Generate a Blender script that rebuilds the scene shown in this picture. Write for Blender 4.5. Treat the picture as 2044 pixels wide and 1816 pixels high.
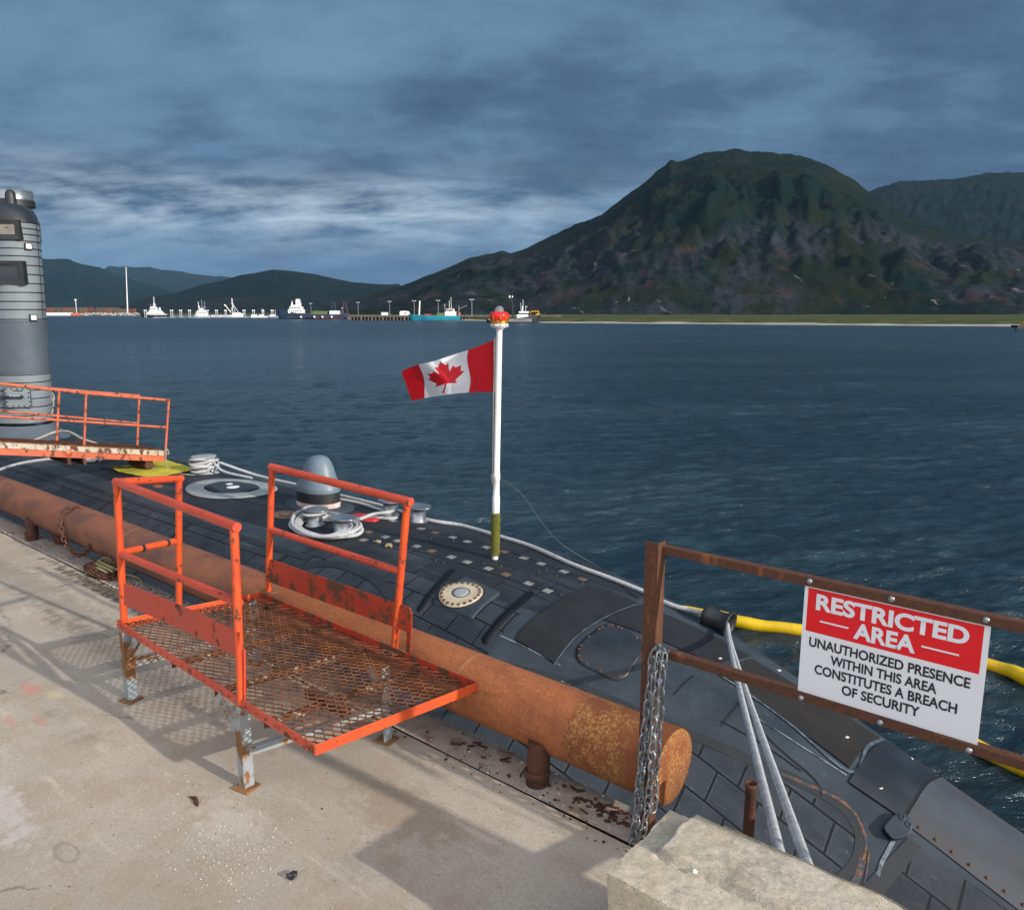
import bpy, math, random
from mathutils import Vector, Matrix, noise
R = math.radians
random.seed(7)
for o in list(bpy.data.objects): bpy.data.objects.remove(o)
scn = bpy.context.scene
col = scn.collection
# ---------------------------------------------------------------- camera
# dock frame: X runs along the quay (towards the right of the photo), Y out over the water, Z up, quay deck at z = 0
FPX = 1560.0; HOR = 622.0; CH = 2.4; CXP = 1022.0; CYP = 908.0
PIT = math.atan((CYP-HOR)/FPX)
YAW = math.atan((CXP+880.0)/(FPX/math.cos(PIT)))
fw = Vector((-math.cos(YAW), math.sin(YAW), 0)); rt = Vector((fw.y, -fw.x, 0))
Fv = fw*math.cos(PIT)+Vector((0, 0, -math.sin(PIT))); Uv = rt.cross(Fv); CAM = Vector((0, 0, CH))
cd = bpy.data.cameras.new('camera'); cam = bpy.data.objects.new('camera', cd); col.objects.link(cam)
m = Matrix((rt, Uv, -Fv)).transposed().to_4x4(); m.translation = CAM; cam.matrix_world = m
cd.sensor_width = 36; cd.sensor_fit = 'HORIZONTAL'; cd.lens = FPX/2044*36; cd.clip_start = .05; cd.clip_end = 30000
scn.camera = cam
# ---------------------------------------------------------------- light
SUN = Vector((1.28, .10, .50)).normalized()          # direction towards the sun
sd = bpy.data.lights.new('sun', 'SUN'); sd.energy = 4.0; sd.angle = R(.8); sd.color = (1, .93, .82)
so = bpy.data.objects.new('sun', sd); col.objects.link(so); so.rotation_euler = SUN.to_track_quat('Z', 'Y').to_euler()
scn.view_settings.view_transform = 'Standard'; scn.view_settings.look = 'None'
scn.view_settings.exposure = 0.22; scn.view_settings.gamma = 1.0
w = bpy.data.worlds.new('World'); scn.world = w; w.use_nodes = True
def world():
    nt = w.node_tree; nt.nodes.clear(); N = nt.nodes.new; L = nt.links.new
    out = N('ShaderNodeOutputWorld'); bg = N('ShaderNodeBackground'); bg.inputs[1].default_value = .1; L(bg.outputs[0], out.inputs[0])
    sky = N('ShaderNodeTexSky'); sky.sky_type = 'NISHITA'; sky.sun_disc = False
    sky.sun_elevation = math.asin(SUN.z); sky.sun_rotation = math.atan2(SUN.x, SUN.y)
    tc = N('ShaderNodeTexCoord'); sep = N('ShaderNodeSeparateXYZ'); L(tc.outputs['Generated'], sep.inputs[0])
    def M(op, a, b=None, c=None, clamp=False):
        n = N('ShaderNodeMath'); n.operation = op; n.use_clamp = clamp
        for i, v in enumerate((a, b, c)):
            if v is None: continue
            if isinstance(v, (int, float)): n.inputs[i].default_value = v
            else: L(v, n.inputs[i])
        return n.outputs[0]
    zc = M('MAXIMUM', sep.outputs[2], 0.0)
    den = M('ADD', zc, .30)
    def dotv(v):
        n = N('ShaderNodeVectorMath'); n.operation = 'DOT_PRODUCT'; L(tc.outputs['Generated'], n.inputs[0]); n.inputs[1].default_value = v; return n.outputs['Value']
    cx = M('DIVIDE', dotv(rt), den); cy = M('DIVIDE', dotv(fw), den)
    cb = N('ShaderNodeCombineXYZ'); L(cx, cb.inputs[0]); L(cy, cb.inputs[1]); L(M('MULTIPLY', zc, 1.5), cb.inputs[2])
    def noi(scale, det, rough, off, dist=0.0, st=(1, 1, 1)):
        mp = N('ShaderNodeMapping'); mp.inputs['Location'].default_value = off; mp.inputs['Scale'].default_value = st
        L(cb.outputs[0], mp.inputs[0])
        n = N('ShaderNodeTexNoise'); n.inputs['Scale'].default_value = scale; n.inputs['Detail'].default_value = det
        n.inputs['Roughness'].default_value = rough; n.inputs['Distortion'].default_value = dist; L(mp.outputs[0], n.inputs[0]); return n.outputs[0]
    n1 = noi(1.15, 3, .45, (3.1, 1.2, .3), .0, (.85, 1.15, 1.2)); n2 = noi(4.2, 9, .60, (7, 2, 1), .12, (.9, 1.25, 1.3))
    mix = M('ADD', M('MULTIPLY', n1, .58), M('MULTIPLY', n2, .42))
    rp = N('ShaderNodeValToRGB'); L(mix, rp.inputs[0]); e = rp.color_ramp.elements
    e[0].position = .38; e[0].color = (.044, .086, .146, 1); e[1].position = .66; e[1].color = (.145, .25, .365, 1)
    k = e.new(.46); k.color = (.064, .122, .202, 1); k = e.new(.54); k.color = (.102, .188, .29, 1)
    # paler gap between cloud layers low over the left hills
    bdir = Vector((-math.cos(YAW+R(-2))*1, math.sin(YAW), 0)); bd = (fw*1.0-rt*.33).normalized()
    dt = N('ShaderNodeVectorMath'); dt.operation = 'DOT_PRODUCT'; L(tc.outputs['Generated'], dt.inputs[0]); dt.inputs[1].default_value = bd
    az = M('SMOOTH_MIN', M('MULTIPLY', M('SUBTRACT', dt.outputs['Value'], .84), 7.0, clamp=True), 1.0, .1)
    lo = M('SUBTRACT', zc, .118); g = M('POWER', 2.718, M('MULTIPLY', M('MULTIPLY', lo, lo), -620.0))
    nb = noi(4.0, 9, .60, (1, 5, 2), .12, (.75, 1.3, 3.0))
    band = M('MULTIPLY', M('MULTIPLY', g, az), M('MULTIPLY', M('SUBTRACT', nb, .40), 3.6, clamp=True))
    mb = N('ShaderNodeMix'); mb.data_type = 'RGBA'; L(M('MULTIPLY', band, .9), mb.inputs[0]); L(rp.outputs[0], mb.inputs[6]); mb.inputs[7].default_value = (.52, .63, .73, 1)
    # pale blue towards the horizon
    hz = M('POWER', M('SUBTRACT', 1.0, M('MULTIPLY', zc, 6.0), clamp=True), 2.0)
    mh = N('ShaderNodeMix'); mh.data_type = 'RGBA'; L(M('MULTIPLY', hz, .45), mh.inputs[0]); L(mb.outputs[2], mh.inputs[6]); mh.inputs[7].default_value = (.14, .25, .38, 1)
    # even brightness added to the sky behind the camera, as unseen fill light
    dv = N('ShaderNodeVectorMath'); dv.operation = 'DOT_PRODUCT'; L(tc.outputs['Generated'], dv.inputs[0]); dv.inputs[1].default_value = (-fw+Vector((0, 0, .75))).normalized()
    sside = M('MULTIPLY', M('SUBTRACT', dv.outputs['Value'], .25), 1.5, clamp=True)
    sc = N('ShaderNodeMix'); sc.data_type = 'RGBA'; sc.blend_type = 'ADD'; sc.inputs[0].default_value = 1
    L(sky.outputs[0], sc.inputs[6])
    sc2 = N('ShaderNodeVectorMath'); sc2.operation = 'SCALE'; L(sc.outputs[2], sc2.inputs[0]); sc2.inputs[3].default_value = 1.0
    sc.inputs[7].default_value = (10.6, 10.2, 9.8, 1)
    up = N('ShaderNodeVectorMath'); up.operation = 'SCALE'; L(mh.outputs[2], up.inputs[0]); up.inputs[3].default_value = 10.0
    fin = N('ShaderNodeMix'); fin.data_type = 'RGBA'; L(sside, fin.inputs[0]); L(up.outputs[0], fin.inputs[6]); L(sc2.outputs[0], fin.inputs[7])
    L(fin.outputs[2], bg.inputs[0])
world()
# ---------------------------------------------------------------- measuring helpers
def ray(px, py): return Fv+rt*((px-CXP)/FPX)+Uv*((CYP-py)/FPX)
def pt(px, py, **k):
    d = ray(px, py)
    for a, i in (('x', 0), ('y', 1), ('z', 2)):
        if a in k: return CAM+d*((k[a]-CAM[i])/d[i])
def far(px, d, z=0.0):                                   # a point d metres ahead on a bearing
    p = fw*d+rt*((px-CXP)/(FPX/math.cos(PIT))*d); p.z = z; return p
def farz(py, d): k = (CYP-py)/FPX; return CH+d*(-math.sin(PIT)+k*math.cos(PIT))/(math.cos(PIT)+k*math.sin(PIT))
def fpx(px, py): return CXP+(px-CXP)*math.cos(PIT)/(math.cos(PIT)+(CYP-py)/FPX*math.sin(PIT))/(math.cos(PIT)**2)*1.0        # height of a distant thing
# ---------------------------------------------------------------- mesh helpers
def link(o, parent=None):
    col.objects.link(o)
    if parent: o.parent = parent
    return o
def tag(o, label=None, cat=None, group=None, kind=None):
    if label: o['label'] = label
    if cat: o['category'] = cat
    if group: o['group'] = group
    if kind: o['kind'] = kind
    return o
def empty(name, loc=(0, 0, 0), rz=0, label=None, cat=None, group=None):
    o = bpy.data.objects.new(name, None); col.objects.link(o); o.location = loc; o.rotation_euler = (0, 0, rz); o.empty_display_size = .1
    return tag(o, label, cat, group)
class MB:
    def __init__(s): s.v = []; s.f = []; s.m = []; s.uv = []; s.sm = []
    def add(s, vs, fs, mi=0, uv=None, smooth=False):
        b = len(s.v); s.v += [tuple(p) for p in vs]
        for i, f in enumerate(fs):
            s.f.append([b+j for j in f]); s.m.append(mi if isinstance(mi, int) else mi[i]); s.sm.append(smooth)
            s.uv += ([uv[j] for j in f] if uv else [(0, 0)]*len(f))
        return s
    def box(s, c, d, rz=0, rx=0, ry=0, mi=0):
        c = Vector(c); M = Matrix.Rotation(rz, 3, 'Z') @ Matrix.Rotation(ry, 3, 'Y') @ Matrix.Rotation(rx, 3, 'X')
        vs = [c+M @ Vector((x*d[0]/2, y*d[1]/2, z*d[2]/2)) for x in (-1, 1) for y in (-1, 1) for z in (-1, 1)]
        return s.add(vs, [(0, 1, 3, 2), (4, 6, 7, 5), (0, 4, 5, 1), (2, 3, 7, 6), (0, 2, 6, 4), (1, 5, 7, 3)], mi)
    def hexa(s, b, t, mi=0):                             # bottom quad + top quad
        return s.add(list(b)+list(t), [(3, 2, 1, 0), (4, 5, 6, 7), (0, 1, 5, 4), (1, 2, 6, 5), (2, 3, 7, 6), (3, 0, 4, 7)], mi)
    def bar(s, a, b, w, h, up=(0, 0, 1), mi=0):
        a = Vector(a); b = Vector(b); d = (b-a).normalized(); sd_ = d.cross(Vector(up)).normalized(); u = sd_.cross(d)
        q = lambda p: [p+sd_*x*w/2+u*y*h/2 for x, y in ((-1, -1), (1, -1), (1, 1), (-1, 1))]
        A = q(a); B = q(b)
        return s.add(A+B, [(0, 1, 2, 3), (7, 6, 5, 4), (0, 4, 5, 1), (1, 5, 6, 2), (2, 6, 7, 3), (3, 7, 4, 0)], mi)
    def tube(s, pts, r, n=10, mi=0, caps=True, closed=False, usc=1.0):
        pts = [Vector(p) for p in pts]; L = len(pts); vs = []; uv = []; u = None; acc = 0
        rr = r if isinstance(r, (list, tuple)) else [r]*L
        for i, p in enumerate(pts):
            if closed: d = pts[(i+1) % L]-pts[i-1]
            else: d = pts[min(i+1, L-1)]-pts[max(i-1, 0)]
            if d.length < 1e-9: d = Vector((0, 0, 1))
            d.normalize()
            if u is None: u = d.orthogonal().normalized()
            u = (u-d*u.dot(d))
            u = u.normalized() if u.length > 1e-6 else d.orthogonal().normalized()
            w_ = d.cross(u)
            if i: acc += (pts[i]-pts[i-1]).length
            for k in range(n):
                a = 2*math.pi*k/n; vs.append(p+(u*math.cos(a)+w_*math.sin(a))*rr[i]); uv.append((acc*usc, k/n))
        fs = []
        for i in range(L if closed else L-1):
            j = (i+1) % L
            for k in range(n): k2 = (k+1) % n; fs.append((i*n+k, i*n+k2, j*n+k2, j*n+k))
        s.add(vs, fs, mi, uv, True)
        if caps and not closed:
            s.add(vs[:n], [tuple(reversed(range(n)))], mi); s.add(vs[-n:], [tuple(range(n))], mi)
        return s
    def cyl(s, a, b, r, n=16, r2=None, mi=0, caps=True): return s.tube([a, b], [r, r if r2 is None else r2], n, mi, caps)
    def lathe(s, c, prof, n=32, mi=0, sx=1, sy=1, smooth=True, ax=None):
        c = Vector(c); vs = []; fs = []
        for (r, z) in prof:
            for k in range(n):
                a = 2*math.pi*k/n; v = Vector((r*math.cos(a)*sx, r*math.sin(a)*sy, z))
                if ax is not None: v = ax @ v
                vs.append(c+v)
        for i in range(len(prof)-1):
            for k in range(n): k2 = (k+1) % n; fs.append((i*n+k, i*n+k2, (i+1)*n+k2, (i+1)*n+k))
        s.add(vs, fs, mi, None, smooth); return s
    def prism(s, poly, z0, z1, mi=0):
        n = len(poly); vs = [(x, y, z0) for x, y in poly]+[(x, y, z1) for x, y in poly]
        fs = [tuple(reversed(range(n))), tuple(range(n, 2*n))]+[(i, (i+1) % n, n+(i+1) % n, n+i) for i in range(n)]
        return s.add(vs, fs, mi)
    def build(s, name, mats, parent=None, bevel=0, kind=None):
        me = bpy.data.meshes.new(name); me.from_pydata(s.v, [], s.f)
        for mt in (mats if isinstance(mats, (list, tuple)) else [mats]): me.materials.append(mt)
        me.polygons.foreach_set('material_index', s.m); me.polygons.foreach_set('use_smooth', s.sm)
        l = me.uv_layers.new(name='UVMap'); l.data.foreach_set('uv', [c for u in s.uv for c in u])
        me.validate(); me.update()
        o = bpy.data.objects.new(name, me); link(o, parent)
        if bevel:
            b = o.modifiers.new('bevel', 'BEVEL'); b.width = bevel; b.segments = 2; b.limit_method = 'ANGLE'; b.angle_limit = R(40)
        if kind: o['kind'] = kind
        return o
def copytree(o, loc=None, parent=None, label=None, rz=None):
    c = o.copy(); col.objects.link(c)
    if parent: c.parent = parent
    for ch in o.children: copytree(ch, None, c)
    if loc is not None: c.location = loc
    if rz is not None: c.rotation_euler = (0, 0, rz)
    if label: c['label'] = label
    return c
def curve_pts(P, n=8, closed=False):
    P = [Vector(p) for p in P]; out = []; L = len(P)
    for i in range(L if closed else L-1):
        if closed: p0, p1, p2, p3 = P[i-1], P[i], P[(i+1) % L], P[(i+2) % L]
        else: p0, p1, p2, p3 = P[max(i-1, 0)], P[i], P[i+1], P[min(i+2, L-1)]
        for k in range(n):
            t = k/n
            out.append(.5*((2*p1)+(p2-p0)*t+(2*p0-5*p1+4*p2-p3)*t*t+(3*p1-p0-3*p2+p3)*t*t*t))
    if not closed: out.append(P[-1])
    return out
def grid(fn, nu, nv):
    vs = [fn(i/nu, j/nv) for i in range(nu+1) for j in range(nv+1)]
    fs = [(i*(nv+1)+j, (i+1)*(nv+1)+j, (i+1)*(nv+1)+j+1, i*(nv+1)+j+1) for i in range(nu) for j in range(nv)]
    return vs, fs
# ---------------------------------------------------------------- material helpers
class NT:
    def __init__(s, name):
        s.mat = bpy.data.materials.new(name); s.mat.use_nodes = True; s.nt = s.mat.node_tree; s.nt.nodes.clear()
        s.out = s.n('ShaderNodeOutputMaterial'); s.p = s.n('ShaderNodeBsdfPrincipled'); s.l(s.p.outputs[0], s.out.inputs[0])
        s.tc = s.n('ShaderNodeTexCoord'); s.obj = s.tc.outputs['Object']; s.uvc = s.tc.outputs['UV']
    def n(s, t): return s.nt.nodes.new(t)
    def l(s, a, b): s.nt.links.new(a, b)
    def set(s, node, i, v):
        if isinstance(v, (int, float, tuple, list)):
            if isinstance(v, (tuple, list)) and len(v) == 3 and node.inputs[i].type == 'RGBA': v = (*v, 1)
            node.inputs[i].default_value = v
        else: s.l(v, node.inputs[i])
    def noise(s, scale, det=4, rough=.55, vec=None, st=None, off=None, dist=0, col=False):
        vec = vec or s.obj
        if st or off:
            mp = s.n('ShaderNodeMapping'); s.l(vec, mp.inputs[0]); vec = mp.outputs[0]
            if st: mp.inputs['Scale'].default_value = st
            if off: mp.inputs['Location'].default_value = off
        n = s.n('ShaderNodeTexNoise'); s.l(vec, n.inputs[0]); n.inputs['Scale'].default_value = scale; n.inputs['Detail'].default_value = det
        n.inputs['Roughness'].default_value = rough; n.inputs['Distortion'].default_value = dist
        return n.outputs[1 if col else 0]
    def voro(s, scale, feat='F1', vec=None, out=0, rnd=1):
        n = s.n('ShaderNodeTexVoronoi'); n.feature = feat; s.l(vec or s.obj, n.inputs[0]); n.inputs['Scale'].default_value = scale
        n.inputs['Randomness'].default_value = rnd; return n.outputs[out]
    def m(s, op, a, b=None, c=None, clamp=False):
        n = s.n('ShaderNodeMath'); n.operation = op; n.use_clamp = clamp
        for i, v in enumerate((a, b, c)):
            if v is not None: s.set(n, i, v)
        return n.outputs[0]
    def step(s, v, a, b):                                  # smooth 0..1 between a and b
        n = s.n('ShaderNodeMapRange'); n.interpolation_type = 'SMOOTHSTEP'; s.l(v, n.inputs[0])
        n.inputs[1].default_value = a; n.inputs[2].default_value = b; return n.outputs[0]
    def mix(s, f, a, b, mode='MIX'):
        n = s.n('ShaderNodeMix'); n.data_type = 'RGBA'; n.blend_type = mode; s.set(n, 0, f); s.set(n, 6, a); s.set(n, 7, b); return n.outputs[2]
    def sep(s, vec=None):
        n = s.n('ShaderNodeSeparateXYZ'); s.l(vec or s.obj, n.inputs[0]); return n.outputs
    def bump(s, hgt, st=.5, dist=.01, prev=None):
        n = s.n('ShaderNodeBump'); s.l(hgt, n.inputs['Height']); n.inputs['Strength'].default_value = st; n.inputs['Distance'].default_value = dist
        if prev: s.l(prev, n.inputs['Normal'])
        return n.outputs[0]
    def fin(s, color, rough=.6, metal=0, normal=None, spec=None):
        s.set(s.p, 'Base Color', color); s.set(s.p, 'Roughness', rough); s.set(s.p, 'Metallic', metal)
        if normal: s.l(normal, s.p.inputs['Normal'])
        if spec is not None: s.p.inputs['Specular IOR Level'].default_value = spec
        return s.mat
def simple(name, c1, c2=None, sc=8, rough=.6, metal=0, bump=0, bsc=60, spec=None):
    t = NT(name); c2 = c2 or tuple(x*.7 for x in c1)
    n = t.noise(sc, 5); c = t.mix(t.step(n, .35, .65), c1, c2)
    nm = t.bump(t.noise(bsc, 4), bump, .01) if bump else None
    return t.fin(c, rough, metal, nm, spec)
RUST = (.145, .048, .017); RUST2 = (.075, .028, .014)
def paint(name, base, base2, chip=.64, sc=22, rust=RUST2, rust2=RUST, rough=.42, streak=True):
    t = NT(name)
    var = t.mix(t.step(t.noise(3.5, 4), .35, .68), base, base2)
    n = t.noise(sc, 7, .62, st=(1, 1, .75)); n2 = t.noise(5, 4, .6, off=(3, 7, 1))
    v = t.m('ADD', t.m('MULTIPLY', n, .75), t.m('MULTIPLY', n2, .3))
    mask = t.step(v, chip-.015, chip+.02)
    rc = t.mix(t.noise(40, 4), rust, rust2)
    halo = t.step(v, chip-.05, chip)
    c = t.mix(t.m('MULTIPLY', halo, .35), var, rust2); c = t.mix(mask, c, rc)
    nm = t.bump(t.m('SUBTRACT', 1.0, mask), .4, .0015, t.bump(t.noise(90, 3), .12, .003))
    r = t.m('ADD', t.m('MULTIPLY', mask, .4), rough)
    return t.fin(c, r, 0, nm)
M = {}
M['orange'] = paint('orange_paint', (.62, .085, .02), (.52, .062, .022), .625)
M['orange_faded_sky'] = paint('faded_sky_tinted_orange_paint', (.50, .062, .028), (.58, .085, .042), .63)  # faded paint, with the rails' pinkish sky reflection put into the colour
M['red_paint'] = paint('red_paint', (.52, .05, .022), (.45, .055, .035), .63, 12)
M['red_worn'] = paint('worn_red_paint', (.46, .045, .018), (.38, .035, .018), .545, 9, (.085, .035, .02), (.15, .055, .025))
M['walk_orange'] = paint('gangway_orange_paint', (.52, .125, .06), (.44, .095, .045), .60, 11)
M['grey_paint'] = paint('grey_galvanised_paint', (.25, .29, .315), (.30, .32, .32), .565, 7, RUST, (.25, .13, .05), .45)
M['cream'] = paint('cream_paint', (.46, .42, .34), (.42, .36, .27), .565, 10, RUST, RUST2)
M['foot'] = simple('rusty_foot_plate', (.26, .13, .05), (.16, .075, .03), 12, .8, 0, .4)
M['mesh_rust'] = simple('rusty_expanded_metal', (.24, .095, .042), (.10, .040, .020), 14, .7, .1, .4, 90)
M['dark_rust'] = simple('dark_rust', (.10, .036, .018), (.05, .02, .013), 9, .85, 0, .5, 50)
M['white'] = simple('white_paint', (.78, .79, .80), (.70, .71, .73), 3, .4)
M['black_rubber'] = simple('black_rubber', (.016, .018, .021), (.026, .028, .031), 8, .55, 0, .2)
M['black'] = simple('black_paint', (.012, .013, .016), (.02, .021, .024), 8, .45)
M['steel'] = simple('stainless_steel', (.42, .44, .47), (.30, .32, .35), 6, .36, .85)
M['galv'] = simple('galvanised_chain', (.36, .39, .43), (.22, .22, .22), 30, .42, .7, .2)
M['rust_chain'] = simple('rusty_chain', (.13, .05, .025), (.06, .026, .016), 20, .85, 0, .3)
def m_rustpipe():
    t = NT('rusted_pipe'); x, y, z = t.sep()
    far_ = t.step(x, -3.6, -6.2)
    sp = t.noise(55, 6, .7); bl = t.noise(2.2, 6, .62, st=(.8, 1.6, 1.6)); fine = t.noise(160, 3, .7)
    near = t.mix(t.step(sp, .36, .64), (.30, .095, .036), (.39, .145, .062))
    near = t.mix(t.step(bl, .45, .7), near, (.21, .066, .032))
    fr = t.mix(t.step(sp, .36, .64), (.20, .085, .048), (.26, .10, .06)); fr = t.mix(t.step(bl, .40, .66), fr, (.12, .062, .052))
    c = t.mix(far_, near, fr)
    stn = t.step(t.noise(7, 6, .7, st=(.25, 1.4, 1.4)), .58, .72); c = t.mix(t.m('MULTIPLY', stn, .5), c, (.11, .05, .035))
    # yellow paint left on the end
    edge = t.m('ADD', x, t.m('MULTIPLY', t.m('SUBTRACT', t.noise(5, 3), .5), .10))
    endm = t.step(edge, -2.10, -2.04)
    gap = t.m('SUBTRACT', 1.0, t.step(edge, -1.76, -1.70)); cap = t.step(x, -1.566, -1.562)
    flecks = t.m('MULTIPLY', t.step(t.noise(70, 9, .8, dist=.2), .49, .54), t.step(t.noise(9, 5, .65), .40, .52))
    ym = t.m('MULTIPLY', t.m('MULTIPLY', endm, t.m('ADD', gap, cap, clamp=True)), flecks)
    c = t.mix(ym, t.mix(t.m('MULTIPLY', endm, .75), c, (.17, .055, .022)), (.38, .20, .065))
    for wx in (-2.83, -6.95, -10.1):
        wd_ = t.m('ABSOLUTE', t.m('ADD', t.m('SUBTRACT', x, wx), t.m('MULTIPLY', t.m('SUBTRACT', t.noise(9, 4), .5), .02))); c = t.mix(t.m('MULTIPLY', t.step(wd_, .014, .003), .5), c, (.42, .22, .10))
    drip = t.step(t.noise(12, 5, .65, st=(1.6, .18, .18), off=(2, 0, 4)), .56, .70); c = t.mix(t.m('MULTIPLY', drip, .35), c, (.12, .05, .035))
    scr = t.step(t.noise(30, 4, .6, st=(.15, 1, 1), off=(7, 1, 4)), .70, .76); c = t.mix(t.m('MULTIPLY', scr, .4), c, (.42, .24, .15))
    nm = t.bump(sp, .25, .006, t.bump(fine, .25, .003, t.bump(ym, .3, .002, t.bump(bl, .3, .02))))
    return t.fin(c, .78, 0, nm, .25)
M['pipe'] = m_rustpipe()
def m_fence():
    t = NT('rusted_angle_iron'); bl = t.noise(3.2, 6, .65, st=(3, 3, .8)); sp = t.noise(70, 6, .7)
    c = t.mix(t.step(sp, .35, .65), (.12, .044, .020), (.065, .028, .017))
    c = t.mix(t.m('MULTIPLY', t.step(bl, .58, .66), .8), c, (.27, .085, .022))
    return t.fin(c, .75, .1, t.bump(sp, .35, .005))
M['fence'] = m_fence()
def m_concrete(name, base, kind='pier'):
    t = NT(name)
    big = t.noise(.55, 6, .62); mid = t.noise(3.2, 7, .66, off=(4, 1, 0)); fine = t.noise(60, 6, .75); gr = t.noise(240, 3, .7)
    c = t.mix(t.step(big, .34, .66), tuple(v*1.06 for v in base), tuple(v*.80 for v in base))
    c = t.mix(t.m('MULTIPLY', t.step(mid, .42, .66), .6), c, (base[0]*.82, base[1]*.72, base[2]*.62))
    c = t.mix(t.m('MULTIPLY', t.step(fine, .30, .60), .30), tuple(v*.45 for v in base), c) if False else t.mix(t.m('MULTIPLY', t.step(fine, .6, .36), .34), c, tuple(v*.42 for v in base))
    c = t.mix(t.m('MULTIPLY', t.step(gr, .56, .72), .5), c, tuple(min(1, v*1.5) for v in base))
    # streaky scuffs
    ms = t.noise(5, 7, .7, st=(.22, 1.8, 1), off=(1, 2, 0)); c = t.mix(t.m('MULTIPLY', t.step(ms, .57, .70), .42), c, tuple(min(1, v*1.45) for v in base))
    dk = t.noise(2.1, 6, .7, off=(8, 3, 0)); c = t.mix(t.m('MULTIPLY', t.step(dk, .56, .72), .5), c, tuple(v*.5 for v in base))
    d = t.voro(150); v1 = t.m('LESS_THAN', d, .16 if kind != 'block' else .24); v1 = t.m('MULTIPLY', v1, t.m('GREATER_THAN', t.noise(14, 2), .52)); c = t.mix(t.m('MULTIPLY', v1, .8), c, tuple(v*.25 for v in base))
    if kind == 'pier':
        x, y, z = t.sep()
        def blob(cx, cy, rx, ry, cc, k):
            nonlocal c
            a = t.m('DIVIDE', t.m('SUBTRACT', x, cx), rx); b = t.m('DIVIDE', t.m('SUBTRACT', y, cy), ry)
            dd = t.m('SQRT', t.m('ADD', t.m('MULTIPLY', a, a), t.m('MULTIPLY', b, b)))
            dd = t.m('ADD', dd, t.m('MULTIPLY', t.m('SUBTRACT', t.noise(11, 7, .75), .5), 3.2))
            c = t.mix(t.m('MULTIPLY', t.step(dd, 1.0, .3), k), c, cc)
        blob(-5.42, 1.62, .13, .07, (.60, .20, .15), .5); blob(-5.2, 1.68, .10, .05, (.60, .52, .22), .4); blob(-5.05, 1.38, .12, .04, (.55, .22, .16), .4)
        blob(-4.9, 1.5, .12, .04, (.55, .2, .14), .4)
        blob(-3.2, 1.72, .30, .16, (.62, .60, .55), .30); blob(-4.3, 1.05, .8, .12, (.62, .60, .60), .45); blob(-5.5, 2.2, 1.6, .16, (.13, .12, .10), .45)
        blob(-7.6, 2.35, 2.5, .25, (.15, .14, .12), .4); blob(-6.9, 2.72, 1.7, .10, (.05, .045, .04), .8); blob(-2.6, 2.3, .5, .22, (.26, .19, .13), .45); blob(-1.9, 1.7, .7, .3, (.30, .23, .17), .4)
        # dark ring left by a can
        a = t.m('DIVIDE', t.m('SUBTRACT', x, -3.56), .085); b = t.m('DIVIDE', t.m('SUBTRACT', y, 1.13), .04)
        dd = t.m('ABSOLUTE', t.m('SUBTRACT', t.m('SQRT', t.m('ADD', t.m('MULTIPLY', a, a), t.m('MULTIPLY', b, b))), 1.0))
        dd = t.m('ADD', dd, t.m('MULTIPLY', t.m('SUBTRACT', t.noise(30, 5), .5), .5)); c = t.mix(t.m('MULTIPLY', t.step(dd, .26, .08), .28), c, (.12, .09, .08))
        # hairline cracks
        va = t.n('ShaderNodeVectorMath'); va.operation = 'MULTIPLY_ADD'; t.l(t.noise(2.2, 6, .7, col=True), va.inputs[0]); va.inputs[1].default_value = (.35, .35, .35); t.l(t.obj, va.inputs[2])
        cr = t.voro(.55, 'DISTANCE_TO_EDGE', vec=va.outputs[0]); c = t.mix(t.m('MULTIPLY', t.m('MULTIPLY', t.step(cr, .006, .002), t.step(t.noise(1.3, 4), .48, .58)), .55), c, (.10, .085, .07))
    if kind == 'curb':
        x, y, z = t.sep()
        rs = t.step(t.noise(4.5, 7, .7, off=(2, 9, 0)), .50, .66); c = t.mix(t.m('MULTIPLY', rs, .7), c, (.16, .075, .04))
        bl = t.step(t.noise(3, 6, .7), .52, .62); c = t.mix(t.m('MULTIPLY', bl, .55), c, (.24, .245, .24))
    if kind == 'block':
        st_ = t.step(t.noise(4.2, 8, .75, off=(5, 5, 5)), .53, .64); c = t.mix(t.m('MULTIPLY', st_, .45), c, (.16, .165, .15))
        g = t.step(t.noise(9, 5), .56, .66); c = t.mix(t.m('MULTIPLY', g, .3), c, (.30, .27, .14))
        hole = t.m('MAXIMUM', t.step(t.voro(45), .13, .05), t.m('MULTIPLY', t.step(t.voro(130), .22, .10), .8)); c = t.mix(t.m('MULTIPLY', hole, .75), c, (.09, .08, .065))
        nm = t.bump(t.m('MULTIPLY', hole, -1.0), .5, .004, t.bump(mid, .25, .006, t.bump(fine, .6, .003, t.bump(gr, .5, .0015))))
        return t.fin(c, .92, 0, nm, .2)
    nm = t.bump(mid, .15, .02, t.bump(fine, .35, .004, t.bump(gr, .35, .002)))
    return t.fin(c, .88, 0, nm, .25)
M['pier'] = m_concrete('pier_concrete', (.455, .40, .335)); M['curb'] = m_concrete('kerb_concrete', (.40, .355, .31), 'curb')
M['block'] = m_concrete('weathered_block_concrete', (.62, .565, .465), 'block')
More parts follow.
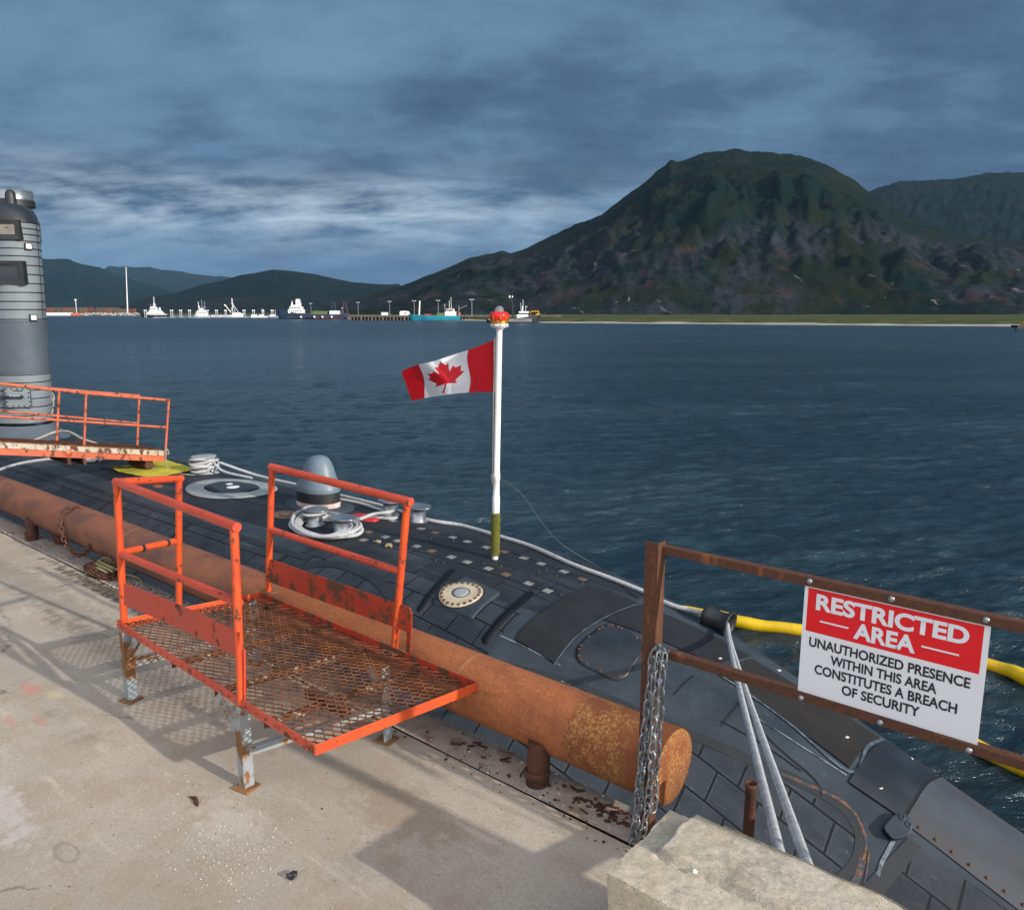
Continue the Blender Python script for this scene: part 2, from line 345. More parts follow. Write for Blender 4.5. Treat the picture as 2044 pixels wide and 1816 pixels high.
def m_hull(kind):
    t = NT('hull_'+kind); mp = t.uvc
    stain = t.noise(1.6, 7, .66, st=(1, 1, 1)); st2 = t.noise(.9, 7, .7, off=(3, 3, 3), st=(.5, 1.4, 1)); fine = t.noise(70, 4, .7)
    if kind == 'tile': c = t.mix(t.step(stain, .34, .68), (.020, .026, .035), (.040, .048, .060))
    elif kind == 'deck': c = t.mix(t.step(stain, .34, .68), (.013, .0155, .020), (.026, .029, .035))
    else: c = t.mix(t.step(stain, .34, .68), (.024, .034, .046), (.044, .057, .072))
    c = t.mix(t.m('MULTIPLY', t.step(st2, .50, .68), .45), c, (.060, .074, .090))
    c = t.mix(t.m('MULTIPLY', t.step(t.noise(3, 6, .7, off=(9, 0, 2)), .60, .72), .35), c, (.10, .065, .045))
    sc_ = t.m('MULTIPLY', t.step(t.noise(9, 8, .8, st=(.3, 2, 2)), .60, .68), .30); c = t.mix(sc_, c, (.26, .31, .35))
    salt = t.m('MULTIPLY', t.step(t.noise(130, 3, .8), .66, .74), .3); c = t.mix(salt, c, (.22, .24, .25))
    nm = t.bump(fine, .2, .003, t.bump(stain, .15, .02))
    if kind in ('tile', 'deck'):
        b = t.n('ShaderNodeTexBrick'); t.l(mp, b.inputs[0]); b.offset = .5; b.inputs['Scale'].default_value = 1
        b.inputs['Mortar Size'].default_value = .011 if kind == 'tile' else .010; b.inputs['Mortar Smooth'].default_value = .0
        b.inputs['Brick Width'].default_value = .40 if kind == 'tile' else 1.1; b.inputs['Row Height'].default_value = .31 if kind == 'tile' else .46
        b.inputs['Color1'].default_value = (.78, .80, .84, 1); b.inputs['Color2'].default_value = (1.2, 1.2, 1.18, 1); b.inputs['Bias'].default_value = 0
        fac = b.outputs['Fac']
        c = t.mix(.55, c, t.mix(1.0, c, b.outputs['Color'], 'MULTIPLY'))
        b2 = t.n('ShaderNodeTexBrick'); t.l(mp, b2.inputs[0]); b2.offset = .5; b2.inputs['Scale'].default_value = 1; b2.inputs['Mortar Size'].default_value = .022; b2.inputs['Mortar Smooth'].default_value = 0
        b2.inputs['Brick Width'].default_value = b.inputs['Brick Width'].default_value; b2.inputs['Row Height'].default_value = b.inputs['Row Height'].default_value
        c = t.mix(t.m('MULTIPLY', b2.outputs['Fac'], t.m('MULTIPLY', t.step(t.noise(3, 5), .40, .62), .30)), c, (.085, .105, .125))
        c = t.mix(fac, c, (.003, .004, .006)); nm = t.bump(t.m('SUBTRACT', 1.0, fac), .9, .015, nm)
    return t.fin(c, t.m('ADD', t.m('MULTIPLY', stain, .25), .40 if kind != 'deck' else .5), 0, nm, .28)
M['tile'] = m_hull('tile'); M['deck'] = m_hull('deck'); M['band'] = m_hull('band')
M['pad'] = simple('nonslip_black_pad', (.0075, .009, .012), (.013, .015, .019), 3, .75, 0, .6, 160)
M['pad_brown'] = simple('nonslip_grit_pad', (.017, .015, .015), (.010, .010, .011), 3, .85, 0, .9, 120)
M['plate'] = simple('grey_hull_plate', (.062, .075, .090), (.056, .056, .062), 1.4, .5, 0, .1, 30)
M['smooth_dark'] = simple('smooth_dark_panel', (.014, .018, .023), (.026, .032, .040), 2.2, .42, 0, .1, 60)
M['edging'] = simple('dark_tile_edging', (.012, .016, .021), (.020, .025, .031), 3, .6, 0, .2)
M['seam'] = simple('black_seam', (.004, .005, .007), (.006, .007, .01), 5, .7)
M['pale_edge'] = simple('scuffed_pale_edge', (.10, .135, .165), (.045, .06, .075), 14, .5)
M['socket'] = simple('pale_socket_metal', (.34, .36, .36), (.22, .18, .15), 12, .5, .3)
M['ring_grey'] = simple('light_grey_ring_paint', (.31, .34, .35), (.26, .28, .29), 4, .5)
M['sail_tile'] = simple('sail_tile', (.20, .235, .26), (.165, .195, .22), 1.5, .5, 0, .1)
M['sail_dark'] = simple('sail_dark_cladding', (.095, .115, .145), (.08, .10, .125), 1.5, .5)
M['disc'] = None
def m_disc():
    t = NT('cream_disc_with_rusty_bolts'); c = t.mix(t.step(t.noise(9, 5), .35, .65), (.52, .45, .33), (.42, .36, .27))
    return t.fin(c, .55)
M['disc'] = m_disc()
M['rust_spot'] = simple('rust_orange', (.30, .11, .035), (.18, .06, .025), 20, .8, 0, .4)
def m_patchy(nm, a, b, sc, lo, hi):
    t = NT(nm); return t.fin(t.mix(t.step(t.noise(sc, 7, .72), lo, hi), a, b), .6)
M['rust_run'] = m_patchy('patchy_rust_run', (.034, .045, .058), (.22, .08, .03), 14, .50, .58)
M['scuff'] = m_patchy('patchy_pale_scuff', (.036, .047, .06), (.22, .27, .30), 7, .42, .62)
M['rust_bolt'] = simple('rusty_bolt', (.16, .06, .025), (.09, .04, .02), 20, .8)
M['rust_patch'] = simple('rusty_round_plate', (.17, .10, .065), (.10, .075, .06), 8, .7, 0, .2)
M['dome_blue'] = simple('pale_blue_dome', (.135, .18, .225), (.115, .155, .195), 1.5, .45)
M['pinkish'] = simple('faded_white_band', (.62, .53, .50), (.42, .30, .26), 5, .6)
M['mat_yellow'] = simple('yellow_fibre_mat', (.52, .47, .03), (.38, .35, .03), 6, .9, 0, .6, 80)
def m_rope(name, a, b, sc=1.0):
    t = NT(name); mp = t.n('ShaderNodeMapping'); t.l(t.uvc, mp.inputs[0]); mp.inputs['Scale'].default_value = (95*sc, 4, 1)
    u, v, _ = t.sep(mp.outputs[0])
    w1 = t.m('SINE', t.m('MULTIPLY', t.m('ADD', u, v), 3.1416)); w2 = t.m('SINE', t.m('MULTIPLY', t.m('SUBTRACT', u, v), 3.1416))
    h_ = t.m('MULTIPLY', t.m('ADD', t.m('ABSOLUTE', w1), t.m('ABSOLUTE', w2)), .5)
    n = t.noise(25, 5, .7); c = t.mix(t.step(n, .35, .65), a, b); c = t.mix(t.m('MULTIPLY', t.step(h_, .45, .1), .8), c, tuple(x*.25 for x in b))
    return t.fin(c, .9, 0, t.bump(h_, 1.0, .006), .1)
M['rope'] = m_rope('grey_mooring_rope', (.62, .63, .65), (.44, .45, .47)); M['rope_y'] = m_rope('faded_yellow_line', (.50, .42, .22), (.36, .31, .18), 2)
M['cord'] = m_rope('olive_cord', (.20, .20, .045), (.13, .13, .03), 2.2); M['cord_w'] = m_rope('thin_pale_cord', (.58, .54, .46), (.44, .40, .34), 3)
M['boom'] = simple('yellow_boom_cover', (.78, .52, .008), (.66, .42, .006), 3, .38, 0, .2, 14)
M['red_disc'] = simple('red_cap', (.60, .02, .025), None, 5, .5)
M['window_pale'] = simple('pale_window_pane', (.20, .19, .15), (.15, .145, .125), 5, .2)
M['grey_dark'] = simple('dark_grey_frame', (.014, .016, .018), (.022, .024, .026), 6, .5)
M['wire'] = simple('dark_wire', (.05, .06, .07), None, 5, .5)
M['shell'] = simple('white_shell', (.75, .73, .68), (.6, .57, .5), 30, .6)
M['gold'] = simple('gold_trim', (.60, .38, .06), (.42, .25, .04), 20, .35, .8)
M['crown_red'] = simple('crown_red', (.70, .012, .012), (.55, .01, .01), 10, .3)
def m_glass():
    t = NT('clear_dome_glass'); t.p.inputs['Transmission Weight'].default_value = .85; t.p.inputs['IOR'].default_value = 1.25
    return t.fin((.8, .87, .92), .04)
M['glass'] = m_glass()
# =================================================================== SETTING
# ---- water
WZ = -3.2
def m_water():
    t = NT('harbour_water')
    g = t.n('ShaderNodeNewGeometry')
    rz = -math.atan2(rt.y, rt.x)-R(14)
    def nz(scale, det, st, off=(0, 0, 0), rough=.6):
        m0 = t.n('ShaderNodeMapping'); t.l(g.outputs['Position'], m0.inputs[0]); m0.inputs['Rotation'].default_value = (0, 0, rz)
        mp = t.n('ShaderNodeMapping'); t.l(m0.outputs[0], mp.inputs[0]); mp.inputs['Scale'].default_value = st; mp.inputs['Location'].default_value = off
        n = t.n('ShaderNodeTexNoise'); t.l(mp.outputs[0], n.inputs[0]); n.inputs['Scale'].default_value = scale; n.inputs['Detail'].default_value = det; n.inputs['Roughness'].default_value = rough
        n.inputs['Distortion'].default_value = .5
        return n.outputs[0]
    w1 = nz(1.15, 6, (.55, 1.35, 1), (0, 0, 0), .72); w2 = nz(3.6, 5, (.6, 1.3, 1), (5, 0, 0), .7); w3 = nz(.28, 3, (.6, 1.3, 1), (0, 9, 0)); gust = nz(.045, 4, (.5, 1.4, 1), (3, 3, 0))
    # calmer in the lee of the boat
    lee = t.m('ADD', .55, t.m('MULTIPLY', t.step(gust, .35, .62), .65))
    hgt = t.m('ADD', t.m('MULTIPLY', w1, .20), t.m('ADD', t.m('MULTIPLY', w2, .10), t.m('MULTIPLY', w3, .20)))
    hgt = t.m('MULTIPLY', hgt, lee)
    b = t.bump(hgt, 1.0, 1.0)
    cr = t.step(w1, .56, .70)
    c = t.mix(t.m('MULTIPLY', t.m('ADD', t.step(w1, .45, .66), t.m('MULTIPLY', t.step(gust, .40, .60), .8)), .5), (.008, .022, .033), (.032, .064, .086))
    t.p.inputs['IOR'].default_value = 1.33
    ln_ = t.n('ShaderNodeVectorMath'); ln_.operation = 'LENGTH'; t.l(g.outputs['Position'], ln_.inputs[0]); return t.fin(c, t.m('ADD', .15, t.m('MULTIPLY', t.step(ln_.outputs['Value'], 20, 260), .20)), 0, b)
import numpy as np
def water_mesh():
    rng = np.random.RandomState(5); nr, na = 1000, 960
    rr = 7.0*(900/7.0)**(np.arange(nr)/(nr-1)); rr = np.concatenate([rr, [2500, 5000, 12000]]); aa = np.radians(np.linspace(-52, 52, na))
    RR, AA = np.meshgrid(rr, aa, indexing='ij'); X = RR*(fw.x*np.cos(AA)+rt.x*np.sin(AA)); Y = RR*(fw.y*np.cos(AA)+rt.y*np.sin(AA)); Z = np.zeros_like(X)
    cell = np.gradient(rr)[:, None]
    base_ = math.atan2(fw.y, fw.x)+R(14)
    calm = .75+.25*np.sin(X*.021+1.1*np.sin(Y*.017))*np.cos(Y*.019+.6*np.sin(X*.013))
    for i in range(90):
        lam = .20*(1.9/.20)**rng.rand(); th = base_+rng.randn()*.6; k = 2*math.pi/lam; amp = .0060*lam**.95
        fade = np.clip((lam/cell-2.2)/3, 0, 1); ph = rng.rand()*6.28
        w_ = np.sin(k*(X*math.cos(th)+Y*math.sin(th))+ph+.8*np.sin(.21*k*(X*math.sin(th)-Y*math.cos(th))+ph)); Z += fade*amp*calm*(w_-.25*np.cos(2*w_))
    V = np.stack([X, Y, Z+WZ], -1).reshape(-1, 3); n0, n1_ = X.shape
    I = (np.arange(n0-1)[:, None]*n1_+np.arange(n1_-1)[None, :]).reshape(-1); F = np.stack([I, I+n1_, I+n1_+1, I+1], -1)
    me = bpy.data.meshes.new('water'); me.vertices.add(len(V)); me.vertices.foreach_set('co', V.ravel()); me.loops.add(F.size); me.loops.foreach_set('vertex_index', F.ravel()[::1]); me.polygons.add(len(F))
    me.polygons.foreach_set('loop_start', np.arange(0, F.size, 4)); me.polygons.foreach_set('use_smooth', np.ones(len(F), dtype=bool)); me.update(calc_edges=True)
    if me.polygons[0].normal.z < 0: me.flip_normals()
    me.materials.append(WM); o = bpy.data.objects.new('water', me); link(o); o['kind'] = 'structure'
WM = m_water(); water_mesh()
b = MB(); b.add([(-9000, -40, WZ-.35), (9000, -40, WZ-.35), (9000, 12000, WZ-.35), (-9000, 12000, WZ-.35)], [(0, 1, 2, 3)]).build('water_bed', WM, kind='structure')
# ---- pier
b = MB(); b.box((-14, -3.607, -1.0), (52, 12.80, 2.0)); pier = b.build('pier', M['pier'], kind='structure')
b = MB(); b.box((-14, -3.6, -3.5), (51.9, 12.6, 3.0)); b.build('pier_foundation', M['curb'], kind='structure')
def curbf(u, v):
    x = -26+27.5*u; yy = 2.80+.25*v; return (x, yy, .006+.004*math.sin(x*3)-(.012 if v > .99 else 0))
vs, fs = grid(curbf, 220, 5); n0 = len(vs)
b = MB().add(vs, fs)
vs2, fs2 = grid(lambda u, v: (-26+27.5*u, 3.05+.012*noise.noise(Vector((u*120, v*9, 0)))+.004, -.006-1.9*v), 260, 24); b.add(vs2, [tuple(reversed(f)) for f in fs2]); b.build('kerb', M['curb'], kind='structure')
# ---- land and hills
def m_land():
    t = NT('shore_grass'); c = t.mix(t.step(t.noise(.10, 9, .75, st=(1, 1, 3)), .42, .58), (.040, .058, .020), (.085, .085, .036)); c = t.mix(t.m('MULTIPLY', t.step(t.noise(.25, 6, .7), .5, .65), .5), c, (.026, .036, .016)); return t.fin(c, .95, 0, None, .1)
M['land'] = m_land(); M['beach'] = simple('pale_beach', (.34, .32, .27), (.24, .22, .19), .15, .95)
SH = [(-700, 1500), (-200, 1250), (100, 1180), (270, 1100), (560, 820), (690, 640), (820, 560), (960, 480), (1090, 395), (1300, 368), (1500, 345), (1800, 318), (2044, 298), (2300, 275), (2800, 240)]
def shd(px):
    for i in range(len(SH)-1):
        if SH[i][0] <= px <= SH[i+1][0]: k = (px-SH[i][0])/(SH[i+1][0]-SH[i][0]); return SH[i][1]*(1-k)+SH[i+1][1]*k
    return SH[-1][1]
rows_b = [(0, -3.4), (4, -2.95), (9, -2.5)]; rows_l = [(9, -2.5), (14, -1.5), (30, -.85), (80, -.8), (400, -.8), (2200, -.8)]
for nm, rows, mt in (('beach', rows_b, M['beach']), ('land', rows_l, M['land'])):
    vs = []; NX = 220
    for i in range(NX+1):
        px = -700+3500*i/NX; d = shd(px)
        for j, (o_, z) in enumerate(rows):
            q = far(px, d+o_*(1 if j < 4 else 1), z); jit = noise.noise(Vector((q.x*.03, q.y*.03, j)))*(2 if j < 5 else 0)
            p = far(px, d+o_+jit, z+.35*noise.noise(Vector((q.x*.05, q.y*.05, 3+j)))*(1 if 0 < j else 0)); vs.append(p)
    k = len(rows); fs = [(i*k+j, (i+1)*k+j, (i+1)*k+j+1, i*k+j+1) for i in range(NX) for j in range(k-1)]
    MB().add(vs, fs, smooth=True).build(nm, mt, kind='structure')
def m_mount(name, green, brown, rock, zr, hi):
    t = NT(name); x, y, z = t.sep()
    n1 = t.noise(.0065, 9, .68); n2 = t.noise(.022, 9, .72, st=(1, 1, .30)); n3 = t.noise(.09, 7, .78, st=(1, 1, .16))
    c = t.mix(t.step(n1, .42, .60), green, brown); c = t.mix(t.m('MULTIPLY', t.step(n2, .45, .62), .55), c, tuple(v*.45 for v in green))
    c = t.mix(t.m('MULTIPLY', t.step(n3, .52, .66), .35), c, tuple(v*1.7 for v in brown))
    lo = t.step(t.m('ADD', z, t.m('MULTIPLY', t.m('SUBTRACT', n1, .5), hi*1.6)), zr*1.15, zr*.75)
    rk = t.m('MULTIPLY', t.m('MULTIPLY', lo, t.step(t.noise(.0045, 3, .5, off=(13, 4, 0)), .40, .56)), t.step(t.m('ADD', t.m('MULTIPLY', n2, .45), t.m('MULTIPLY', n3, .55)), .45, .55))
    c = t.mix(t.m('MULTIPLY', rk, .8), c, t.mix(t.step(n3, .4, .6), rock, tuple(v*.4 for v in rock)))
    rd = t.m('MULTIPLY', lo, t.step(t.noise(.012, 6, .7, off=(50, 20, 7)), .56, .64)); c = t.mix(t.m('MULTIPLY', rd, .5), c, (.050, .026, .026))
    # pale scree chutes
    sc_ = t.noise(.04, 5, .65, st=(1, 1, .10), off=(11, 3, 0), dist=.9); sm = t.m('MULTIPLY', t.step(sc_, .64, .70), t.step(t.m('ADD', z, t.m('MULTIPLY', n1, 60)), zr*1.1, zr*.4))
    c = t.mix(t.m('MULTIPLY', sm, .75), c, (.16, .155, .155))
    nm = t.bump(n2, .8, 7, t.bump(n3, .8, 2.5))
    return t.fin(c, .95, 0, nm, .05)
def ridge(name, prof, d0, d1, foot, mat, amp, nu=360, nv=90, seed=0, cw=.55, back=.5, shp=None, cliff=False):
    xs = [p[0] for p in prof]
    def hh(px):
        for i in range(len(prof)-1):
            if prof[i][0] <= px <= prof[i+1][0]:
                k = (px-prof[i][0])/(prof[i+1][0]-prof[i][0]); return prof[i][1]*(1-k)+prof[i+1][1]*k
        return prof[-1][1]
    vs = []
    amp0 = amp
    for i in range(nu+1):
        px = xs[0]+(xs[-1]-xs[0])*i/nu; py = hh(px); f0 = foot(px) if callable(foot) else foot; amp = amp0*min(1, max(.12, (farz(py, d1)-f0)/260))
        for j in range(nv+1):
            t_ = j/nv*(1+back)
            d = d0+(d1-d0)*t_; tt = min(t_, 1)
            top = farz(py, d1)
            base = shp(tt, px) if shp else tt**cw*.35+tt*.65
            if t_ > 1: base = 1-(t_-1)**2*2.5
            q = far(CXP+(px-CXP)*((1/math.cos(PIT))/(math.cos(PIT)+(CYP-py)/FPX*math.sin(PIT))/((1/math.cos(PIT))/(math.cos(PIT)+(CYP-HOR)/FPX*math.sin(PIT)))), d, 0)
            v = Vector((q.x*.0042, q.y*.0042, seed))
            rn = 1-abs(noise.noise(v*1.0))*2; r2 = 1-abs(noise.noise(v*2.7+Vector((5, 1, 0))))*2; r3 = noise.noise(v*8)
            r4 = noise.noise(v*22)
            env = min(1, tt*5)*(1-max(0, tt-.72)/.28)**.8 if t_ <= 1 else .5
            w_ = Vector((px*.009+.9*noise.noise(v*.9), t_*1.9+.3*r3, seed)); gl = .45+1.1*noise.noise(w_*1.3); g2 = .35+.9*noise.noise(w_*3.4+Vector((3, 9, 0)))
            lowm = max(.10, min(1, (.50-tt)/.22+.5)) if cliff else .35
            z = f0+(top-f0)*base+amp*env*(lowm*(gl*.55+g2*.48+r2*.14+r3*.30+r4*.16-.45)+(rn*.34+r3*.05+r4*.025-.15))+amp*.07*r4+amp*.06*r3
            vs.append((q.x, q.y, z))
    k = nv+1; fs = [(i*k+j, (i+1)*k+j, (i+1)*k+j+1, i*k+j+1) for i in range(nu) for j in range(nv)]
    return MB().add(vs, fs, smooth=True).build(name, mat, kind='structure')
MR = m_mount('right_mountain_ground', (.004, .013, .012), (.010, .014, .011), (.03, .03, .035), 60, 60)  # mountain ground colours kept very dark, standing in for cloud shade
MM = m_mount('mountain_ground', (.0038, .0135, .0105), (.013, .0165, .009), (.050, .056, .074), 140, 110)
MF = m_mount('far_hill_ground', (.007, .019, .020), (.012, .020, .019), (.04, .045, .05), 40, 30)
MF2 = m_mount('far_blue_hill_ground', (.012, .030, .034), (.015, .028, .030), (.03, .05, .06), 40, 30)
PM = [(640, 618), (695, 604), (720, 596), (760, 582), (800, 572), (830, 560), (880, 540), (905, 530), (940, 514), (985, 506), (1003, 500), (1020, 506), (1050, 496), (1100, 471), (1160, 445), (1200, 430), (1240, 397), (1290, 362), (1312, 340), (1325, 333), (1338, 319), (1352, 322), (1362, 320), (1400, 308), (1440, 303), (1468, 298), (1500, 302), (1535, 303), (1560, 308), (1580, 308), (1620, 318), (1650, 330), (1700, 357), (1740, 389), (1800, 428), (1860, 452), (1920, 468), (1990, 478), (2044, 482), (2200, 500), (2500, 540)]
def shpM(tt, px):                                        # steep sea cliff, a shelf, then the upper slope
    if tt < .30: return .42*(tt/.30)**.8
    return .42+.58*((tt-.30)/.70)**.85
ridge('mountain', PM, 900, 1900, -1.5, MM, 34, 700, 170, 3.3, shp=shpM, cliff=True)
ridge('mountain', [(1600, 520), (1700, 400), (1728, 384), (1760, 374), (1795, 362), (1850, 360), (1900, 358), (1960, 349), (2010, 343), (2044, 345), (2200, 350), (2500, 400)], 2200, 3300, 0, MR, 60, 200, 60, 8.1)
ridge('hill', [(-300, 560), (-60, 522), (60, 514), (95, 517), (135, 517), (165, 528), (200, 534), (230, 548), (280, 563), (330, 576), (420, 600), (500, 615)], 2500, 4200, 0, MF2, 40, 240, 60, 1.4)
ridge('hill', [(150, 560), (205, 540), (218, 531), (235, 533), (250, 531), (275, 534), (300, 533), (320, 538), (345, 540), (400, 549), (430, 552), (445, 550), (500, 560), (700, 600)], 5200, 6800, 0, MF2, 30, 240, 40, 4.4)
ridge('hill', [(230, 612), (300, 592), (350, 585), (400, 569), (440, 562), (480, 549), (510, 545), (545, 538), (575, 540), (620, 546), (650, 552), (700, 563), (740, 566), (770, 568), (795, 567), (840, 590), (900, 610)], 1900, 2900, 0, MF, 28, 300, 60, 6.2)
# =================================================================== SUBMARINE
YC = 7.5
KX = [-60,-30,-12,-7.5,-6,-4.5,-3.5,-2.5,-1.5,-0.5,0.5,1.5,3,6]
KZ = [-.85,-.85,-.85,-.85,-.9,-1.03,-1.21,-1.5,-1.84,-2.2,-2.56,-2.9,-3.5,-4.5]
KW = [.95,.95,.95,.92,.85,.68,.52,.38,.28,.2,.15,.12,.1,.05]
KB = [.75,.75,.75,.72,.68,.62,.55,.5,.45,.4,.36,.33,.3,.2]
KR = [3.8,3.8,3.8,3.7,3.5,3.3,3.1,2.85,2.6,2.4,2.2,2.0,1.6,1.0]
KH = [-1.2,-1.2,-1.2,-1.2,-1.3,-1.45,-1.65,-1.92,-2.22,-2.52,-2.82,-3.12,-3.7,-4.6]
KC = [.16,.16,.16,.16,.22,.3,.32,.32,.3,.28,.26,.2,.2,.2]
def itp(x, K):
    n = len(KX)
    if x <= KX[0]: return K[0]
    for i in range(n-1):
        if x <= KX[i+1]:
            d = KX[i+1]-KX[i]; t = (x-KX[i])/d
            sl = lambda j: 0 if j <= 0 or j >= n-1 else (K[j+1]-K[j-1])/(KX[j+1]-KX[j-1])
            m0, m1 = sl(i)*d, sl(i+1)*d; t2 = t*t; t3 = t2*t
            return (2*t3-3*t2+1)*K[i]+(t3-2*t2+t)*m0+(-2*t3+3*t2)*K[i+1]+(t3-t2)*m1
    return K[-1]
def prof(s, zt, w_, b_, R_, hc, q):
    s = abs(s)
    if s < w_: z = zt-.05*(s/w_)**2
    elif s < w_+b_: u = s-w_; z = zt-.05-.1*u/w_*min(1, w_)-q*(u/b_)**2*b_/.75
    else: u = s-w_-b_; z = zt-.05-.1*b_-q*b_/.75-.62*u-.12*u*u
    c = hc-R_+math.sqrt(max(R_*R_-s*s, 0))
    if s >= R_: c = hc-R_-(s-R_)*4
    k = .08; hh_ = max(k-abs(z-c), 0)/k
    return max(z, c)+hh_*hh_*k*.25
def par(x): return [itp(x, K) for K in (KZ, KW, KB, KR, KH, KC)]
def hz(x, y, p=None): return prof(y-YC, *(p or par(x)))
def hit(px, py, off=0.0):
    d = ray(px, py); t = 2.0
    f = lambda t: (CAM+d*t).z-hz((CAM+d*t).x, (CAM+d*t).y)-off
    while t < 60 and f(t) > 0: t += .08
    a, b_ = t-.08, t
    for _ in range(22):
        m_ = (a+b_)/2
        if f(m_) < 0: b_ = m_
        else: a = m_
    return CAM+d*a
def hn(x, y):
    e = .03; return Vector((hz(x-e, y)-hz(x+e, y), hz(x, y-e)-hz(x, y+e), 2*e)).normalized()
sub = empty('submarine', (-20, YC, -.85), 0, 'dark grey submarine with tiled hull moored alongside the pier', 'submarine')
def subp(mb, name, mats, parent=None, bevel=0, label=None):
    o = mb.build(name, mats, parent or sub, bevel)
    if parent is None or parent is sub: o.location = -Vector(sub.location)
    if label: o['label'] = label
    return o
KE = [(-60, 1.30), (-9, 1.30), (-7.2, 1.18), (-6.3, 1.40), (-5.7, 1.58), (-5.16, 1.52), (-4.6, 1.37), (-4.06, 1.25), (-3.2, 1.06), (-2.5, .90), (-1.96, .78), (-1.2, .60), (0, .55), (6, .5)]
def ke(x):
    for i in range(len(KE)-1):
        if x <= KE[i+1][0]: k = (x-KE[i][0])/(KE[i+1][0]-KE[i][0]); return KE[i][1]*(1-k)+KE[i+1][1]*k
    return .5
xs = []; x = -50.0
while x < 5.9: xs.append(x); x += .35 if x < -24 else (.12 if x < -14 else .05)
vs = []; uv = []; fs = []; mi = []
n1, n2, n3 = 8, 10, 46; K = 2*(n1+n2+n3)+1
for x in xs:
    p = par(x); w_ = min(p[1], ke(x)-.05); e_ = max(ke(x), w_+.05); S = 3.9
    sv = [w_*i/n1 for i in range(n1)]+[w_+(e_-w_)*i/n2 for i in range(n2)]+[e_+(S-e_)*(i/n3)**1.25 for i in range(n3+1)]
    sv = [-v for v in reversed(sv[1:])]+sv
    al = 0; row = []; mid = len(sv)//2
    zz = [prof(s, *p) for s in sv]
    arc = [0]*len(sv)
    for j in range(mid+1, len(sv)): arc[j] = arc[j-1]+math.hypot(sv[j]-sv[j-1], zz[j]-zz[j-1])
    for j in range(mid-1, -1, -1): arc[j] = arc[j+1]-math.hypot(sv[j]-sv[j+1], zz[j]-zz[j+1])
    for s, z, a in zip(sv, zz, arc): vs.append((x, YC+s, max(z, -8))); uv.append((x, a))
for i in range(len(xs)-1):
    xm = (xs[i]+xs[i+1])/2
    for j in range(K-1):
        fs.append((i*K+j, (i+1)*K+j, (i+1)*K+j+1, i*K+j+1))
        jj = abs(j+.5-(K-1)/2)
        if jj < n1: mm_ = 1 if xm < -4.6 else 2
        elif jj < n1+n2: mm_ = 2 if (xm < -9.1 or xm > -5.35) else 0
        else: mm_ = 0
        if -1.60 < xm < -1.30 and jj < n1+n2+12: mm_ = 2
        mi.append(mm_)
subp(MB().add(vs, fs, mi, uv, True), 'hull', [M['tile'], M['deck'], M['band']])
def dquad(mb, c, t=.012, n=14, m_=14, mi=0, skirt=True):      # quad of plan corners laid over the hull, with thickness
    c = [Vector((q[0], q[1])) for q in c]
    def f(u, v): q = (c[0]*(1-u)+c[1]*u)*(1-v)+(c[3]*(1-u)+c[2]*u)*v; return (q.x, q.y, hz(q.x, q.y)+t)
    vs, fs = grid(f, n, m_)
    a = (c[1]-c[0]).cross(c[3]-c[0]) if False else (c[1].x-c[0].x)*(c[3].y-c[0].y)-(c[1].y-c[0].y)*(c[3].x-c[0].x)
    if a < 0: fs = [tuple(reversed(q)) for q in fs]
    mb.add(vs, fs, mi, None, True)
    for ed in ([(i/n, 0) for i in range(n+1)], [(1, j/m_) for j in range(m_+1)], [(1-i/n, 1) for i in range(n+1)], [(0, 1-j/m_) for j in range(m_+1)]):
        T = [f(*e) for e in ed]; L = len(T); B = [(q[0], q[1], q[2]-t-.02) for q in T]
        mb.add(T+B, [(i, L+i, L+i+1, i+1) if a > 0 else (i+1, L+i+1, L+i, i) for i in range(L-1)], mi)
    return mb
def dpoly(mb, P, t=.012, rings=8, mi=0, inner=0.0, skirt=True):
    P = [Vector((q[0], q[1])) for q in P]; c = sum(P, Vector((0, 0)))/len(P); n = len(P); vs = []; fs = []
    for r_ in range(rings+1):
        k = inner+(1-inner)*r_/rings
        for q in P: g = c+(q-c)*k; vs.append((g.x, g.y, hz(g.x, g.y)+t))
    for g in P: vs.append((g.x, g.y, hz(g.x, g.y)-.02))
    A = sum(P[i].x*P[(i+1) % n].y-P[(i+1) % n].x*P[i].y for i in range(n))
    for r_ in range(rings+1):
        for i in range(n): j = (i+1) % n; q = (r_*n+i, (r_+1)*n+i, (r_+1)*n+j, r_*n+j); fs.append(q if A > 0 else tuple(reversed(q)))
    return mb.add(vs, fs, mi, None, True)
def dstrip(mb, pts, wd, t=.006, mi=0, sub_=6, u0=0.0):
    P = curve_pts([(q[0], q[1], 0) for q in pts], sub_); vs = []
    for i, p in enumerate(P):
        d = (P[min(i+1, len(P)-1)]-P[max(i-1, 0)]).normalized(); s_ = Vector((-d.y, d.x, 0))
        for k in (-.5, -.17, .17, .5): q = p+s_*wd*k; vs.append((q.x, q.y, hz(q.x, q.y)+t))
    fs = [(i*4+j, (i+1)*4+j, (i+1)*4+j+1, i*4+j+1) for i in range(len(P)-1) for j in range(3)]
    return mb.add(vs, [tuple(reversed(f)) for f in fs], mi, None, True)
def H2(px, py): q = hit(px, py); return (q.x, q.y)
def rounded(c4, r=.22, n=7):
    out = []; L = len(c4)
    for i in range(L):
        a, b_, c_ = Vector(c4[i-1]), Vector(c4[i]), Vector(c4[(i+1) % L])
        p = b_+(a-b_)*r; q = b_+(c_-b_)*r
        for k in range(n+1): t = k/n; out.append(tuple((1-t)**2*p+2*t*(1-t)*b_+t*t*q))
    # densify straight runs
    res = []
    for i in range(len(out)):
        a, b_ = Vector(out[i]), Vector(out[(i+1) % len(out)]); k = max(1, int((b_-a).length/.08))
        for j in range(k): res.append(tuple(a+(b_-a)*j/k))
    return res
